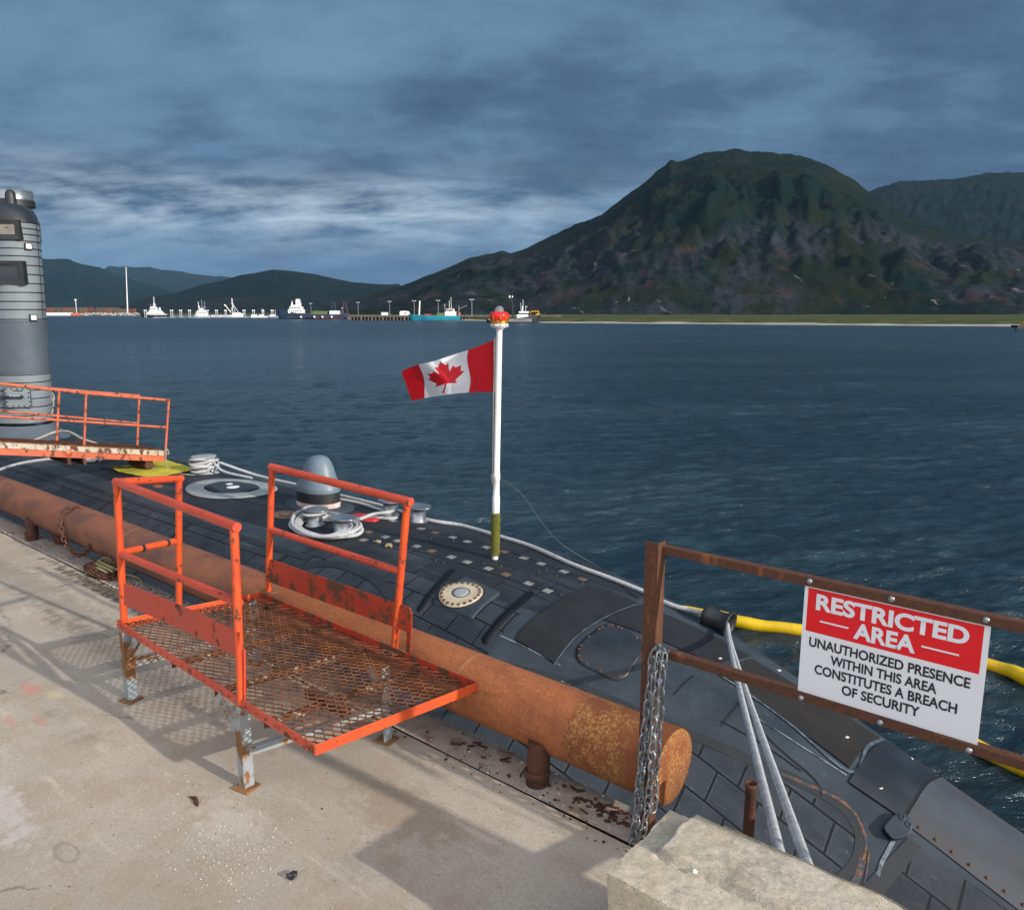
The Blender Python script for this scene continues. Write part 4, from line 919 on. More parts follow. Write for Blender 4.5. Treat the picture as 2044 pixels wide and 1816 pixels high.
# mussel clumps on deck
mus = simple('brown_shell', (.38, .30, .18), (.20, .15, .09), 40, .6)
for i, (px, py) in enumerate(((752, 1083), (776, 1092))):
    q = hit(px, py); b = MB()
    for k in range(9+4*i): 
        r_ = random.uniform(.014, .026); a = random.random()*6.3; d_ = random.random()*.055
        b.lathe((q.x+d_*math.cos(a), q.y+d_*math.sin(a), q.z+r_*.6+random.random()*.02), [(0, -r_), (r_*.7, -r_*.7), (r_, 0), (r_*.7, r_*.7), (0, r_)], 7)
    tag(b.build('mussel_clump', mus), ('smaller left clump of brown shells on the dark deck plates' if i == 0 else 'larger right clump of brown shells on the dark deck plates'), 'shells', 'shell clumps on the deck')
# =================================================================== FLAGPOLE, FLAG
pb = hit(988, 1115); pt_top = pt(997, 655, y=pb.y+.02)
fp = empty('flagpole', pb, 0, 'white flagpole with a red crown finial standing on the submarine deck', 'flagpole')
def fpp(mb, name, mats, parent=None, bevel=0):
    o = mb.build(name, mats, parent or fp, bevel)
    if parent is None: o.location = -Vector(pb)
    return o
ln = lambda k: pb.lerp(pt_top, k)
def yk(py): return (1115-py)/(1115-655)
b = MB(); b.tube([ln(0), ln(yk(1092)), ln(yk(1018)), ln(yk(985)), ln(yk(984)), ln(yk(952)), ln(yk(951)), ln(yk(938)), ln(yk(937)), ln(1.0)], [.043, .043, .05, .05, .043, .043, .047, .047, .040, .038], 20); fpp(b, 'staff', M['white'])
b = MB(); P = []; NN = 26*14
for i in range(NN+1):
    k = yk(1107)+(yk(1020)-yk(1107))*i/NN; a = 2*math.pi*i/14; c_ = ln(k); rr = .053+.006*noise.noise(Vector((i*.07, 0, 0))); P.append(c_+Vector((rr*math.cos(a), rr*math.sin(a), 0)))
b.tube(P, .011, 6, usc=.3); b.cyl(ln(yk(1107)), ln(yk(1020)), .052, 16); fpp(b, 'cord_wrap', M['cord'])
top = ln(1.0)
b = MB(); b.tube([ln(yk(950))+(-rt)*.052, ln(yk(780))+(-rt)*.058, ln(yk(672))+(-rt)*.050], .010, 6); b.tube([ln(yk(960))-rt*.045, ln(yk(940))-rt*.06], .018, 6); fpp(b, 'halyard', M['cord_w'])
b = MB(); b.lathe(top, [(.05, -.02), (.062, 0), (.112, .015), (.114, .05), (.105, .055)], 28); fpp(b, 'collar', M['white'])
b = MB()
for i in range(8):
    a = 2*math.pi*i/8; b.box(top+Vector((.114*math.cos(a), .114*math.sin(a), .034)), (.006, .03, .012), a)
fpp(b, 'collar_slot', M['grey_dark'])
b = MB(); b.lathe(top, [(.10, .052), (.104, .065), (.112, .10), (.122, .14), (.124, .165), (.112, .19), (.085, .205), (.055, .208), (0, .208)], 32); cr = fpp(b, 'crown', M['crown_red'])
b = MB(); b.lathe(top, [(.106, .055), (.116, .058), (.118, .075), (.110, .082)], 32)
for i in range(16):
    a = 2*math.pi*i/16; r0 = .117; c_ = lambda rr, z, da=0: top+Vector((rr*math.cos(a+da), rr*math.sin(a+da), z))
    if i % 2 == 0: b.tube([c_(.112, .08), c_(.120, .11), c_(.126, .14)], .006, 6); b.tube([c_(.119, .125, -.14), c_(.127, .135), c_(.119, .125, .14)], .006, 6); b.lathe(c_(.126, .152), [(0, -.009), (.009, 0), (0, .009)], 6)
    else: b.tube([c_(.114, .085, -.19), c_(.118, .10, -.1), c_(.116, .092), c_(.118, .10, .1), c_(.114, .085, .19)], .005, 6)
fpp(b, 'gold_trim', M['gold'], cr).location = (0, 0, 0)
b = MB(); gl = [(.056, .205)]+[(.056*math.cos(a), .222+.056*math.sin(a)) for a in [i*math.pi/16 for i in range(9)]]; gl[-1] = (.0005, .278); b.lathe(top, gl, 24); fpp(b, 'glass_globe', M['glass'])
# halyard wire to the deck
wq = hit(1195, 1132, .02)
rope('stay_wire', [pt(990, 960, y=pb.y+.04), pt(1008, 960, y=pb.y+.2), pt(1040, 985, y=pb.y+.3), pt(1080, 1040, y=pb.y+.5), pt(1120, 1085, y=pb.y+.6), wq, hit(1250, 1172, .02), hit(1278, 1195, .02)], .006, 'wire', 'thin dark wire hanging from the flagpole down to the far deck edge', 'wire', 6)
# flag: two red fields, white square, maple leaf
leaf = [(0, .47), (.07, .34), (.135, .375), (.095, .17), (.20, .285), (.225, .225), (.33, .245), (.295, .13), (.355, .10), (.17, -.05), (.195, -.125), (.02, -.095), (.012, -.10), (.02, -.30), (-.02, -.30), (-.012, -.10), (-.02, -.095), (-.195, -.125), (-.17, -.05), (-.355, .10), (-.295, .13), (-.33, .245), (-.225, .225), (-.20, .285), (-.095, .17), (-.135, .375), (-.07, .34)]
leaf = [(x*1.16, (y-.085)*1.14) for x, y in leaf]
def inpoly(x, y, P):
    c_ = False; j = len(P)-1
    for i in range(len(P)):
        if (P[i][1] > y) != (P[j][1] > y) and x < (P[j][0]-P[i][0])*(y-P[i][1])/(P[j][1]-P[i][1])+P[i][0]: c_ = not c_
        j = i
    return c_
def spl(P, t):
    q = curve_pts([(a, b_, 0) for a, b_ in P], 20); i = t*(len(q)-1); k = int(min(i, len(q)-2)); return q[k].lerp(q[k+1], i-k)
topE = [(986, 678), (948, 694), (905, 708), (865, 721), (830, 729), (801, 741)]; botE = [(985, 782), (945, 783), (905, 786), (870, 791), (845, 795), (822, 800)]
def flf(u, v):
    u_ = min(1, max(0, u+.030*math.sin(v*5.2+u*3)*math.sin(u*math.pi))); a = spl(topE, u_); c_ = spl(botE, min(1, u_+.01*math.sin(u*math.pi))); q = a.lerp(c_, v)
    dep = .20*math.sin(u*7.0+v*1.3)*min(1, u*3)+.10*u*v+.03*math.sin(u*17+v*3)*u
    d_ = ray(q.x, q.y); base_ = pt(q.x, q.y, y=pb.y+.02-(.0)); o_ = base_-CAM; return CAM+o_*(1-(.25*u)/10*0+dep/10)
b = MB(); NU, NV = 240, 120; vs, fs = grid(flf, NU, NV); mi = []
for i in range(NU):
    for j in range(NV):
        u, v = (i+.5)/NU, (j+.5)/NV; r_ = u < .25 or u > .75 or inpoly(-(u-.5)*2, .5-v, leaf); mi.append(0 if r_ else 1)
def m_cloth(nm, c):
    t = NT(nm); tr = t.n('ShaderNodeBsdfTranslucent'); tr.inputs[0].default_value = (*c, 1); mx = t.n('ShaderNodeMixShader'); mx.inputs[0].default_value = .3
    t.fin(t.mix(t.noise(30, 3), c, tuple(x*.9 for x in c)), .6, 0, t.bump(t.noise(5, 3), .4, .02)); t.l(t.p.outputs[0], mx.inputs[1]); t.l(tr.outputs[0], mx.inputs[2]); t.l(mx.outputs[0], t.out.inputs[0]); return t.mat
fl = b.add(vs, fs, mi, None, True).build('flag', [m_cloth('flag_red', (.66, .005, .014)), m_cloth('flag_white', (.78, .78, .80))]); tag(fl, 'red and white flag with a red maple leaf flying from the white pole', 'flag')
b = MB(); vs, fs = grid(lambda u, v: flf(0, v)+rt*(.03*u)+Vector((0, 0, 0)), 1, 20); b.add(vs, fs); b.build('hoist_band', M['white'], fl)
# =================================================================== RUSTY PIPE RAIL
PR = .180; PCY, PCZ = 3.06, .297
pr = empty('pipe_rail', (-2.2, PCY, 0), 0, 'long thick rusty pipe rail along the pier edge with flaked yellow end', 'pipe')
def prp(mb, name, mats, bevel=0, parent=None):
    o = mb.build(name, mats, parent or pr, bevel)
    if parent is None: o.location = -Vector(pr.location)
    return o
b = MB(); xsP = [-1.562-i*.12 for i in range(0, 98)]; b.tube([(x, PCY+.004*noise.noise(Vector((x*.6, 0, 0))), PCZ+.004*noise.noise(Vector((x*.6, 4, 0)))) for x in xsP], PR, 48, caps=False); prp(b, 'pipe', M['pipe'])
b = MB(); b.lathe((-1.572, PCY, PCZ), [(PR-.002, -.002), (PR+.001, .004), (PR-.004, .013), (PR*.6, .017), (0, .018)], 48, ax=Matrix.Rotation(R(90), 3, 'Y')); prp(b, 'end_cap', M['pipe'])
for x_ in (-2.25, -9.10):
    b = MB(); b.cyl((x_, 2.90, -.02), (x_, PCY-.02, PCZ-.12), .062, 20) if False else b.cyl((x_, 2.90, -.03), (x_, 2.92, PCZ-.06), .060, 24); b.lathe((x_, 2.90, .02), [(.060, .025), (.067, .032), (.068, .06), (.060, .066)], 24); prp(b, 'support_post', M['dark_rust'])
b = MB(); b.cyl((-8.7, 3.16, -.35), (-8.78, 2.98, PCZ-.05), .05, 16); prp(b, 'brace', M['dark_rust'])
# =================================================================== CHAINS
def link_mesh(mb, c, d, side, L, W, r):
    d = d.normalized(); side = (side-d*side.dot(d)).normalized(); P = []
    hl = L/2-W/2
    for i in range(8): a = -math.pi/2+math.pi*i/7; P.append(c+d*(hl+math.cos(a)*W/2)+side*math.sin(a)*W/2)
    for i in range(8): a = math.pi/2+math.pi*i/7; P.append(c+d*(-hl+math.cos(a)*W/2)+side*math.sin(a)*W/2)
    mb.tube(P, r, 6, closed=True)
def chain(mb, pts, L=.05, W=.03, r=.0052):
    P = curve_pts(pts, 40); step = L-2.2*r; acc = 0; last = P[0]; k = 0; out = [P[0]]
    for i in range(1, len(P)):
        acc += (P[i]-P[i-1]).length
        if acc >= step: out.append(P[i]); acc = 0
    for i in range(len(out)-1):
        d = out[i+1]-out[i]
        if d.length < 1e-5: continue
        s1 = d.orthogonal().normalized(); s1.rotate(Matrix.Rotation(R(90)*(i % 2)+.25*math.sin(i*1.9)+.5, 3, d.normalized())); link_mesh(mb, (out[i]+out[i+1])/2, d, s1, L, W, r)
    return mb
ty = 2.815
def cp(px, py, y=ty): return pt(px, py, y=y)
b = MB()
chain(b, [cp(1262, 1690), cp(1272, 1600), cp(1283, 1480), cp(1296, 1380), cp(1301, 1318), cp(1308, 1298, 2.83), cp(1316, 1292, 2.86), cp(1319, 1306, 2.95), cp(1316, 1360, 2.97)], .052, .032, .0055)
chain(b, [cp(1277, 1700, 2.80), cp(1287, 1640, 2.80), cp(1298, 1560, 2.80), cp(1304, 1460, 2.80), cp(1311, 1370, 2.80), cp(1316, 1310, 2.81), cp(1321, 1298, 2.84), cp(1324, 1310, 2.95)], .052, .032, .0055)
chain(b, [cp(1304, 1620, 2.83), cp(1309, 1540, 2.83), cp(1317, 1440, 2.83), cp(1322, 1360, 2.83), cp(1325, 1312, 2.83), cp(1327, 1298, 2.86), cp(1328, 1312, 2.95)], .052, .032, .0055)
chain(b, [cp(1266, 1700, 2.84), cp(1280, 1560, 2.84), cp(1293, 1450, 2.84), cp(1303, 1370, 2.84), cp(1307, 1320, 2.84), cp(1311, 1296, 2.86)], .052, .032, .0055)
tag(b.build('chain', M['galv']), 'silver steel chain hung in long loops over the fence post', 'chain')
b = MB(); P = []
for i in range(12):
    a = R(-75)+R(250)*i/11*1.0; P.append(Vector((-7.75-.012*i, PCY+.0-(PR+.016)*math.cos(a+R(35)), PCZ+(PR+.016)*math.sin(a+R(35)))))
P0 = [Vector((-7.3, 2.92, PCZ-PR-.02)), Vector((-7.5, 2.86, .13)), Vector((-7.62, 2.83, .11))]
loop = [pt(215, 1092, y=2.95), pt(197, 1080, y=2.93), pt(183, 1087, y=2.89), pt(165, 1106, y=2.87), pt(148, 1105, y=2.86), pt(132, 1085, y=2.855), pt(124, 1062, y=2.855), pt(119, 1035, y=2.865), pt(128, 1020, y=2.91), pt(145, 1012, y=2.99), pt(160, 1013, y=3.05), pt(175, 1022, y=3.13)]
chain(b, loop, .062, .040, .008)
chain(b, [pt(200, 1100, y=2.9), pt(222, 1110, y=2.9), pt(232, 1128, y=2.9), pt(226, 1140, z=.03), pt(200, 1138, z=.03), pt(180, 1145, z=.03)], .062, .040, .008)
tag(b.build('chain', M['rust_chain']), 'rusty brown chain looped round the pipe rail near its far end', 'chain')
b = MB(); hpC = pt(205, 1140, z=.03)
for k in range(4): chain(b, [hpC+Vector((.30*math.cos(a)*(1-.15*k), .09*math.sin(a)*(1-.1*k), .015*k)) for a in [i*.7+k for i in range(10)]], .062, .040, .008)
tag(b.build('chain', M['rust_chain']), 'heap of rusty chain lying on the pier edge under the pipe', 'chain')
b = MB()
for k in range(3): b.tube(curve_pts([hpC+Vector((.12+.26*math.cos(a)*(1-.1*k), .0+.06*math.sin(a)+.02*k, .05+.02*k+.01*math.sin(3*a))) for a in [i*.65+k*.3 for i in range(9)]], 5), .013, 8)
b.tube(curve_pts([hpC+Vector((.35, .02, .05)), hpC+Vector((.5, .10, .02)), hpC+Vector((.75, .02, .02)), hpC+Vector((.85, -.02, .015))], 6), .008, 6)
tag(b.build('rope_heap', M['rope_y']), 'tangle of faded yellow line on the rusty chain heap', 'rope')
# =================================================================== ORANGE LANDING PLATFORM
A_ = Vector((-4.87, 1.97, .50)); C_ = Vector((-2.72, 1.89, .50)); B_ = Vector((-2.60, 2.84, .475)); D_ = Vector((-4.70, 2.88, .465))
pf = empty('landing_platform', (-3.8, 2.4, 0), 0, 'orange steel landing platform with rusty mesh floor and guard rails', 'platform')
def pfp(mb, name, mats, bevel=0, parent=None, label=None):
    o = mb.build(name, mats, parent or pf, bevel)
    if parent is None: o.location = -Vector(pf.location)
    if label: o['label'] = label
    return o
def pl(u, v, dz=0.0): q = (A_*(1-u)+C_*u)*(1-v)+(D_*(1-u)+B_*u)*v; return q+Vector((0, 0, dz))
def flat_edge(mb, a, b_, inn, ht=.052, th=.006, mi=0):
    a, b_ = Vector(a), Vector(b_); i_ = (inn-(b_-a).normalized()*inn.dot((b_-a).normalized())).normalized()
    mb.hexa([a-Vector((0, 0, ht)), b_-Vector((0, 0, ht)), b_-Vector((0, 0, ht))+i_*th, a-Vector((0, 0, ht))+i_*th], [a, b_, b_+i_*th, a+i_*th], mi)
    # horizontal leg under the floor
    z = Vector((0, 0, ht)); mb.hexa([a-z+i_*th, b_-z+i_*th, b_-z+i_*.045, a-z+i_*.045], [a-z+i_*th+Vector((0, 0, .006)), b_-z+i_*th+Vector((0, 0, .006)), b_-z+i_*.045+Vector((0, 0, .006)), a-z+i_*.045+Vector((0, 0, .006))], mi)
for a, b_, mt, nm in ((A_, C_, 'orange_faded_sky', 'rim'), (C_, B_, 'orange', 'rim'), (B_, D_, 'red_worn', 'rim'), (D_, A_, 'orange', 'rim')):
    mb = MB(); ctr = (A_+B_+C_+D_)/4; dd = (b_-a).normalized()*.004; flat_edge(mb, a+dd*0, b_-dd, ctr-a); pfp(mb, nm, M[mt], .0012)
# expanded metal floor
mb = MB(); LW, SW = .086, .045; LU, LV = 2.13, .93; zf = -.030
nu = int(LU/LW); nv = int(LV/SW)
def knot(i, j):  # i along length in half pitches, j across in half pitches
    return (i*LW/2/LU, j*SW/2/LV)
wst = .0042; hst = .0085
def strand(p, q):
    mb.bar(p, q, .0056, .0056, up=(0.5, 0, 1))
for i in range(0, 2*nu+1):
    for j in range(0, 2*nv+1):
        if (i+j) % 2: continue
        u, v = knot(i, j)
        if u > .992 or v > .99: continue
        k1 = pl(u, v, zf); kn = .24*LW/2
        def off(du): return pl(u+du/LU, v, zf)
        for sj in (1, -1):
            u2, v2 = knot(i+1, j+sj)
            if u2 > .996 or v2 > .995 or v2 < .004: continue
            a = pl(u+kn*.5/LU, v, zf); c2 = pl(u2-kn*.5/LU, v2, zf); strand(a, c2)
        strand(pl(max(.003, u-kn*.5/LU), v, zf), pl(min(.997, u+kn*.5/LU), v, zf))
pfp(mb, 'mesh_floor', M['mesh_rust'])
mb = MB()
for u in (.335, .565, .79): a, b_ = pl(u, .006, -.06), pl(u, .994, -.06); mb.bar(a, b_, .024, .005); mb.bar(a+Vector((.01, 0, -.015)), b_+Vector((.01, 0, -.015)), .005, .03)
pfp(mb, 'floor_bearer', paint('rusty_cream_paint', (.42, .36, .24), (.34, .27, .17), .46, 14, RUST, RUST2))
mb = MB(); mb.box(pl(.80, .36, -.055), (.32, .05, .05), R(0)); pfp(mb, 'rusty_bracket', M['dark_rust'])
# legs, feet, stretchers
LEG = [(-4.76, 1.945), (-3.38, 1.90), (-3.17, 2.70), (-4.62, 2.78)]
for i, (x, y) in enumerate(LEG):
    mb = MB(); zt = .452; s_ = 1 if y < 2.3 else -1
    mb.box((x, y, zt/2), (.052, .006, zt)); mb.box((x+.023 if i in (1, 2) else x+.023, y+s_*.029, zt/2), (.006, .052, zt)); lg = pfp(mb, 'leg', M['grey_paint'], .001)
    mb = MB(); mb.box((x+.005, y+s_*.02, .006), (.105, .10, .010), R(12)); pfp(mb, 'foot_plate', M['foot'], .002)
mb = MB(); mb.bar((-4.735, 1.955, .30), (-4.58, 1.955, .452), .045, .006, (0, 1, 0)); mb.bar((-4.735, 1.975, .30), (-4.58, 1.975, .452), .006, .045, (0, 1, 0)); pfp(mb, 'knee_brace', M['grey_paint'])
mb = MB(); mb.bar((-3.40, 1.915, .28), (-3.58, 1.915, .452), .045, .006, (0, 1, 0)); pfp(mb, 'knee_brace', M['grey_paint'])
mb = MB(); mb.bar((-3.20, 2.685, .28), (-3.38, 2.70, .452), .045, .006, (0, 1, 0)); pfp(mb, 'knee_brace', M['grey_paint'])
mb = MB(); mb.bar((-4.60, 2.76, .28), (-4.42, 2.76, .452), .05, .006, (0, 1, 0)); pfp(mb, 'knee_brace', M['grey_dark'])
mb = MB(); mb.bar((-4.745, 1.975, .245), (-4.60, 2.755, .245), .006, .06); mb.bar((-4.725, 1.975, .27), (-4.58, 2.755, .27), .04, .006)
for i in range(26):
    for j in range(2): k = (i+.5)/26; q = Vector((-4.745, 1.975, .245)).lerp(Vector((-4.60, 2.755, .245)), k+(j*.5)/26); mb.box(q+Vector((.006, 0, -.012+.024*j)), (.004, .014, .016), R(12), R(30))
pfp(mb, 'stretcher', M['grey_paint'])
mb = MB(); mb.bar((-3.345, 1.93, .215), (-3.15, 2.69, .215), .006, .058); mb.bar((-3.325, 1.93, .242), (-3.13, 2.69, .242), .04, .006); pfp(mb, 'stretcher', M['grey_paint'])
# guard rails
TR = .0215
def tube2(pts, nm, mt, r=TR): mb = MB(); mb.tube(pts, r, 16); return pfp(mb, nm, M[mt])
p1b, p1t = Vector((-4.835, 2.0, .49)), pt(233, 962, y=1.985); p2b, p2t = Vector((-3.375, 1.925, .46)), pt(467, 1050, y=1.935)
p3b, p3t = pt(357, 1217, y=2.46), pt(357, 955, y=2.44); p4b, p4t = pt(535, 1170, y=2.865), pt(543, 932, y=2.865); p5b, p5t = pt(787, 1287, y=2.87), pt(813, 1000, y=2.86)
def over(a, b_, e0, e1): d = (b_-a).normalized(); return [a-d*e0, b_+d*e1]
tube2([p1b, p1t], 'post', 'orange'); tube2([p2b, p2t], 'post', 'orange'); tube2([p3b, p3t], 'post', 'orange'); tube2([p4b-Vector((0, 0, .04)), p4t], 'post', 'orange'); tube2([p5b-Vector((0, 0, .02)), p5t], 'post', 'orange')
tube2(over(p1t, p2t, .015, .03), 'top_rail', 'orange_faded_sky', .024); tube2(over(p1t, p3t, 0, .025), 'top_rail', 'orange', .023); tube2(over(p4t, p5t, .015, .03), 'top_rail', 'orange_faded_sky', .024)
mid = lambda a, b_, k: a.lerp(b_, k)
k1 = .49
tube2([mid(p1b, p1t, .50), pt(478, 1203, y=1.935)], 'mid_rail', 'orange_faded_sky'); mr = tube2([pt(240, 1103, y=2.0), pt(354, 1079, y=2.45)], 'mid_rail', 'orange')
tube2([pt(538, 1056, y=2.865), pt(800, 1141, y=2.865)], 'mid_rail', 'orange_faded_sky')
for k in (.36, .80):
    a, b_ = pt(240, 1103, y=2.0), pt(354, 1079, y=2.45); mb = MB(); mb.cyl(a.lerp(b_, k-.025), a.lerp(b_, k+.025), TR+.002, 16); o = mb.build('tape_band', M['black_rubber'], mr)
def plate(P, nm, mt, th=.006, bend=0, label=None):
    mb = MB(); n = Vector((0, th, 0)); mb.hexa([P[0], P[1], P[1]+n, P[0]+n], [P[3], P[2], P[2]+n, P[3]+n]); return pfp(mb, nm, M[mt], .001, label=label)
K0, K1, K2, K3 = pt(247, 1207, y=1.972), pt(476, 1313, y=1.915), pt(476, 1262, y=1.912), pt(247, 1164, y=1.965)
def kf(u, v):
    q = (K0*(1-u)+K1*u)*(1-v)+(K3*(1-u)+K2*u)*v; return q+Vector((0, .02*math.sin(u*math.pi), -.004*math.sin(u*math.pi)))
mb = MB(); vs, fs = grid(kf, 20, 2); mb.add(vs, fs, smooth=True); mb.add([q+Vector((0, .006, 0)) for q in vs], [tuple(reversed(f)) for f in fs])
nrw = 3; topv = [vs[i*nrw+2] for i in range(21)]; botv = [vs[i*nrw] for i in range(21)]
for row in (topv, botv): mb.add(row+[q+Vector((0, .006, 0)) for q in row], [(i, i+1, 22+i, 21+i) for i in range(20)])
pfp(mb, 'kick_plate', M['red_paint'], label='smooth faded red kick plate on the near side')
a0, a1 = pt(531, 1158, y=2.862), pt(531, 1112, y=2.862); c0, c1 = pt(822, 1263, y=2.868), pt(824, 1214, y=2.868)
cr0 = c0.lerp(c1, .12); mb = MB(); out = [a0, c0-(c0-a0).normalized()*.02, c0.lerp(c1, .15), c0.lerp(c1, .80), c1-(c1-a1).normalized()*.025, a1]; n = Vector((0, -.006, 0)); L_ = len(out)
mb.add(out+[q+n for q in out], [tuple(range(L_)), tuple(reversed(range(L_, 2*L_)))]+[(i, L_+i, L_+(i+1) % L_, (i+1) % L_) for i in range(L_)]); pfp(mb, 'kick_plate', M['red_worn'], label='badly rusted red kick plate on the water side')
q0, q1 = pt(815, 1292, y=2.872), pt(817, 1255, y=2.872); mb = MB(); mb.bar(q0-Vector((0, 0, .03)), q1, .034, .006, (0, 1, 0)); pfp(mb, 'stub_post', M['red_worn'])
q0, q1 = pt(486, 1395, y=1.925), pt(486, 1296, y=1.935); mb = MB(); mb.bar(q0-Vector((0, 0, .02)), q1, .024, .012, (0, 1, 0)); q2 = pt(478, 1290, y=1.955); mb.bar(q2-Vector((0, 0, .16)), q2+Vector((0, 0, .01)), .006, .045, (0, 1, 0)); pfp(mb, 'stub_post', M['red_paint'], .001)
for q in (p4b, p5b): mb = MB(); mb.box(q+Vector((0, 0, -.035)), (.12, .07, .006)); pfp(mb, 'base_plate', M['foot'], .001)
# =================================================================== GANGWAY ON THE LEFT
gx0, gx1 = -15.95, -16.80
gw = empty('gangway', (-16.4, 7.6, -.7), 0, 'orange gangway with rusty deck reaching from the left onto the submarine', 'gangway')
def gwp(mb, name, mats, bevel=0, parent=None):
    o = mb.build(name, mats, parent or gw, bevel)
    if parent is None: o.location = -Vector(gw.location)
    return o
GS = (pt(0, 908, x=gx0)-pt(330, 921, x=gx0)); g0 = pt(328, 921, x=gx0); g1 = pt(-60, 905, x=gx0); gd = (g1-g0); gd = gd/abs(gd.y)
def G(x, y, dz): k = (g0.y-y); return Vector((x, y, g0.z+gd.z*k+dz))
yE = 2.1; yN = g0.y
def gbox(mb, x0, x1, y0, y1, z0, z1, mi=0):
    mb.hexa([G(x0, y0, z0), G(x1, y0, z0), G(x1, y1, z0), G(x0, y1, z0)], [G(x0, y0, z1), G(x1, y0, z1), G(x1, y1, z1), G(x0, y1, z1)], mi)
for x in (gx0, gx1+.0):
    mb = MB(); gbox(mb, x-.02, x+.02, yN, yE, 0, .12); gbox(mb, x-.055, x+.03, yN, yE, .12, .127); mm = gwp(mb, 'side_beam', M['walk_orange'])
    mb = MB(); gbox(mb, x-.024, x+.024, yN-.01, yE, .127, .225); gwp(mb, 'side_beam', M['cream'])
mb = MB(); gbox(mb, gx1+.02, gx0-.02, yN-.01, yE, .225, .24); 
k = yN-.05
while k > yE: gbox(mb, gx1+.03, gx0-.03, k-.012, k, .24, .252); k -= .06
gwp(mb, 'tread_deck', M['mesh_rust'])
mb = MB(); gbox(mb, gx1-.01, gx0+.01, yN+.012, yN, 0, .235); gwp(mb, 'end_beam', M['walk_orange'])
mb = MB(); yy = pt(140, 915, x=gx0).y; gbox(mb, gx1, gx0+.03, yy-.06, yy, -.13, -.01); gbox(mb, gx1, gx0+.03, yy+.22, yy+.28, -.13, -.01); gwp(mb, 'cross_member', M['dark_rust'])
def gt(pts, nm, r=.024): mb = MB(); mb.tube(pts, r, 12); return gwp(mb, nm, M['walk_orange'])
nt_ = [pt(337, 799, x=gx0), pt(172, 785, x=gx0), pt(-80, 757, x=gx0)]; ft_ = [pt(278, 790, x=gx1), pt(118, 777, x=gx1), pt(-80, 757, x=gx1)]
gt(nt_, 'top_rail', .030); gt(ft_, 'top_rail', .026)
gt([pt(333, 853, x=gx0), pt(168, 842, x=gx0), pt(-80, 826, x=gx0)], 'mid_rail'); gt([pt(276, 845, x=gx1), pt(115, 830, x=gx1), pt(-80, 814, x=gx1)], 'mid_rail')
gt([pt(337, 799, x=gx0), pt(329, 920, x=gx0)], 'post'); gt([pt(172, 785, x=gx0), pt(167, 912, x=gx0)], 'post'); gt([pt(278, 790, x=gx1), pt(274, 892, x=gx1)], 'post'); gt([pt(118, 777, x=gx1), pt(113, 886, x=gx1)], 'post')
mb = MB(); mb.tube([pt(155, 838, x=gx1), pt(210, 842, x=gx1), pt(272, 847, x=gx1)], .034, 10); gwp(mb, 'pipe_sleeve', M['black_rubber'])
rz_ = hz(-16.3, yN-.35)+.10
mb = MB(); mb.cyl((gx1+.05, yN-.30, rz_+.01), (gx0-.05, yN-.30, rz_+.01), .095, 24); gwp(mb, 'roller', M['dark_rust'])
for x in (gx1+.04, gx0-.04): mb = MB(); mb.box((x, yN-.30, rz_+.06), (.012, .16, .20)); gwp(mb, 'roller_bracket', M['dark_rust'], .004)
mb = MB(); q = pt(137, 904, x=gx0+.03); mb.lathe(q, [(0, .02), (.06, .02), (.07, 0)], 20, ax=Matrix.Rotation(R(90), 3, 'Y')); gwp(mb, 'pivot_bolt', M['walk_orange'])
rope('lashing_cord', [pt(333, 895, x=gx0+.03), pt(328, 903, x=gx0+.04), pt(337, 906, x=gx0+.04), pt(334, 897, x=gx0+.05), pt(331, 912, x=gx0+.04), pt(333, 930, x=gx0+.05), pt(342, 941, x=gx0+.1), hit(362, 946, .012), hit(390, 948, .012)], .011, 'cord_w', 'thin pale cord tied to the end post of the gangway', 'cord', 6)
rope('hanging_cord', [pt(103, 783, x=gx1-.1), pt(108, 792, x=gx1-.1), pt(106, 800, x=gx1-.1), pt(102, 790, x=gx1-.1), pt(107, 805, x=gx1-.1), pt(105, 820, x=gx1-.1), pt(101, 829, x=gx1-.1)], .016, 'cord_w', 'short white cord with a hook hanging beside the sail', 'cord', 6)
rope('mooring_rope', [pt(60, 882, x=-21.5), pt(85, 872, x=-21.8), pt(112, 862, x=-22.0), pt(138, 862, x=-21.5), pt(165, 876, x=-20.6), hit(215, 892, .04)], .03, 'cord_w', 'pale rope rising from the deck at the foot of the sail', nn=6)
# =================================================================== FENCE, SIGN, SHORT PIPE, BLOCK
fe = empty('steel_fence', (-1.57, 2.86, 0), 0, 'rusty angle-iron fence of one post and two rails holding the warning sign', 'fence')
def fep(mb, name, mats, bevel=0):
    o = mb.build(name, mats, fe, bevel); o.location = -Vector(fe.location); return o
pcx, pcy = pt(1314, 1100, y=2.855).x, 2.855
mb = MB(); zt = pt(1303, 1083, y=2.855).z
mb.box((pcx-.0325, pcy+.003, zt/2), (.065, .006, zt)); mb.box((pcx-.003, pcy+.006+.029, zt/2), (.006, .058, zt)); fep(mb, 'post', M['fence'], .001)
RZ1, RZ2 = 1.393, .925
for z in (RZ1, RZ2):
    mb = MB(); ht = .034
    mb.box((pcx+1.25, 2.892, z), (2.5, .006, ht)); mb.box((pcx+1.25, 2.895+.017, z+ht/2-.003+.001), (2.5, .034, .006)); fep(mb, 'rail', M['fence'], .001)
mb = MB(); mb.box((1.0, 2.90, .75), (.065, .006, 1.5)); fep(mb, 'post', M['fence'])
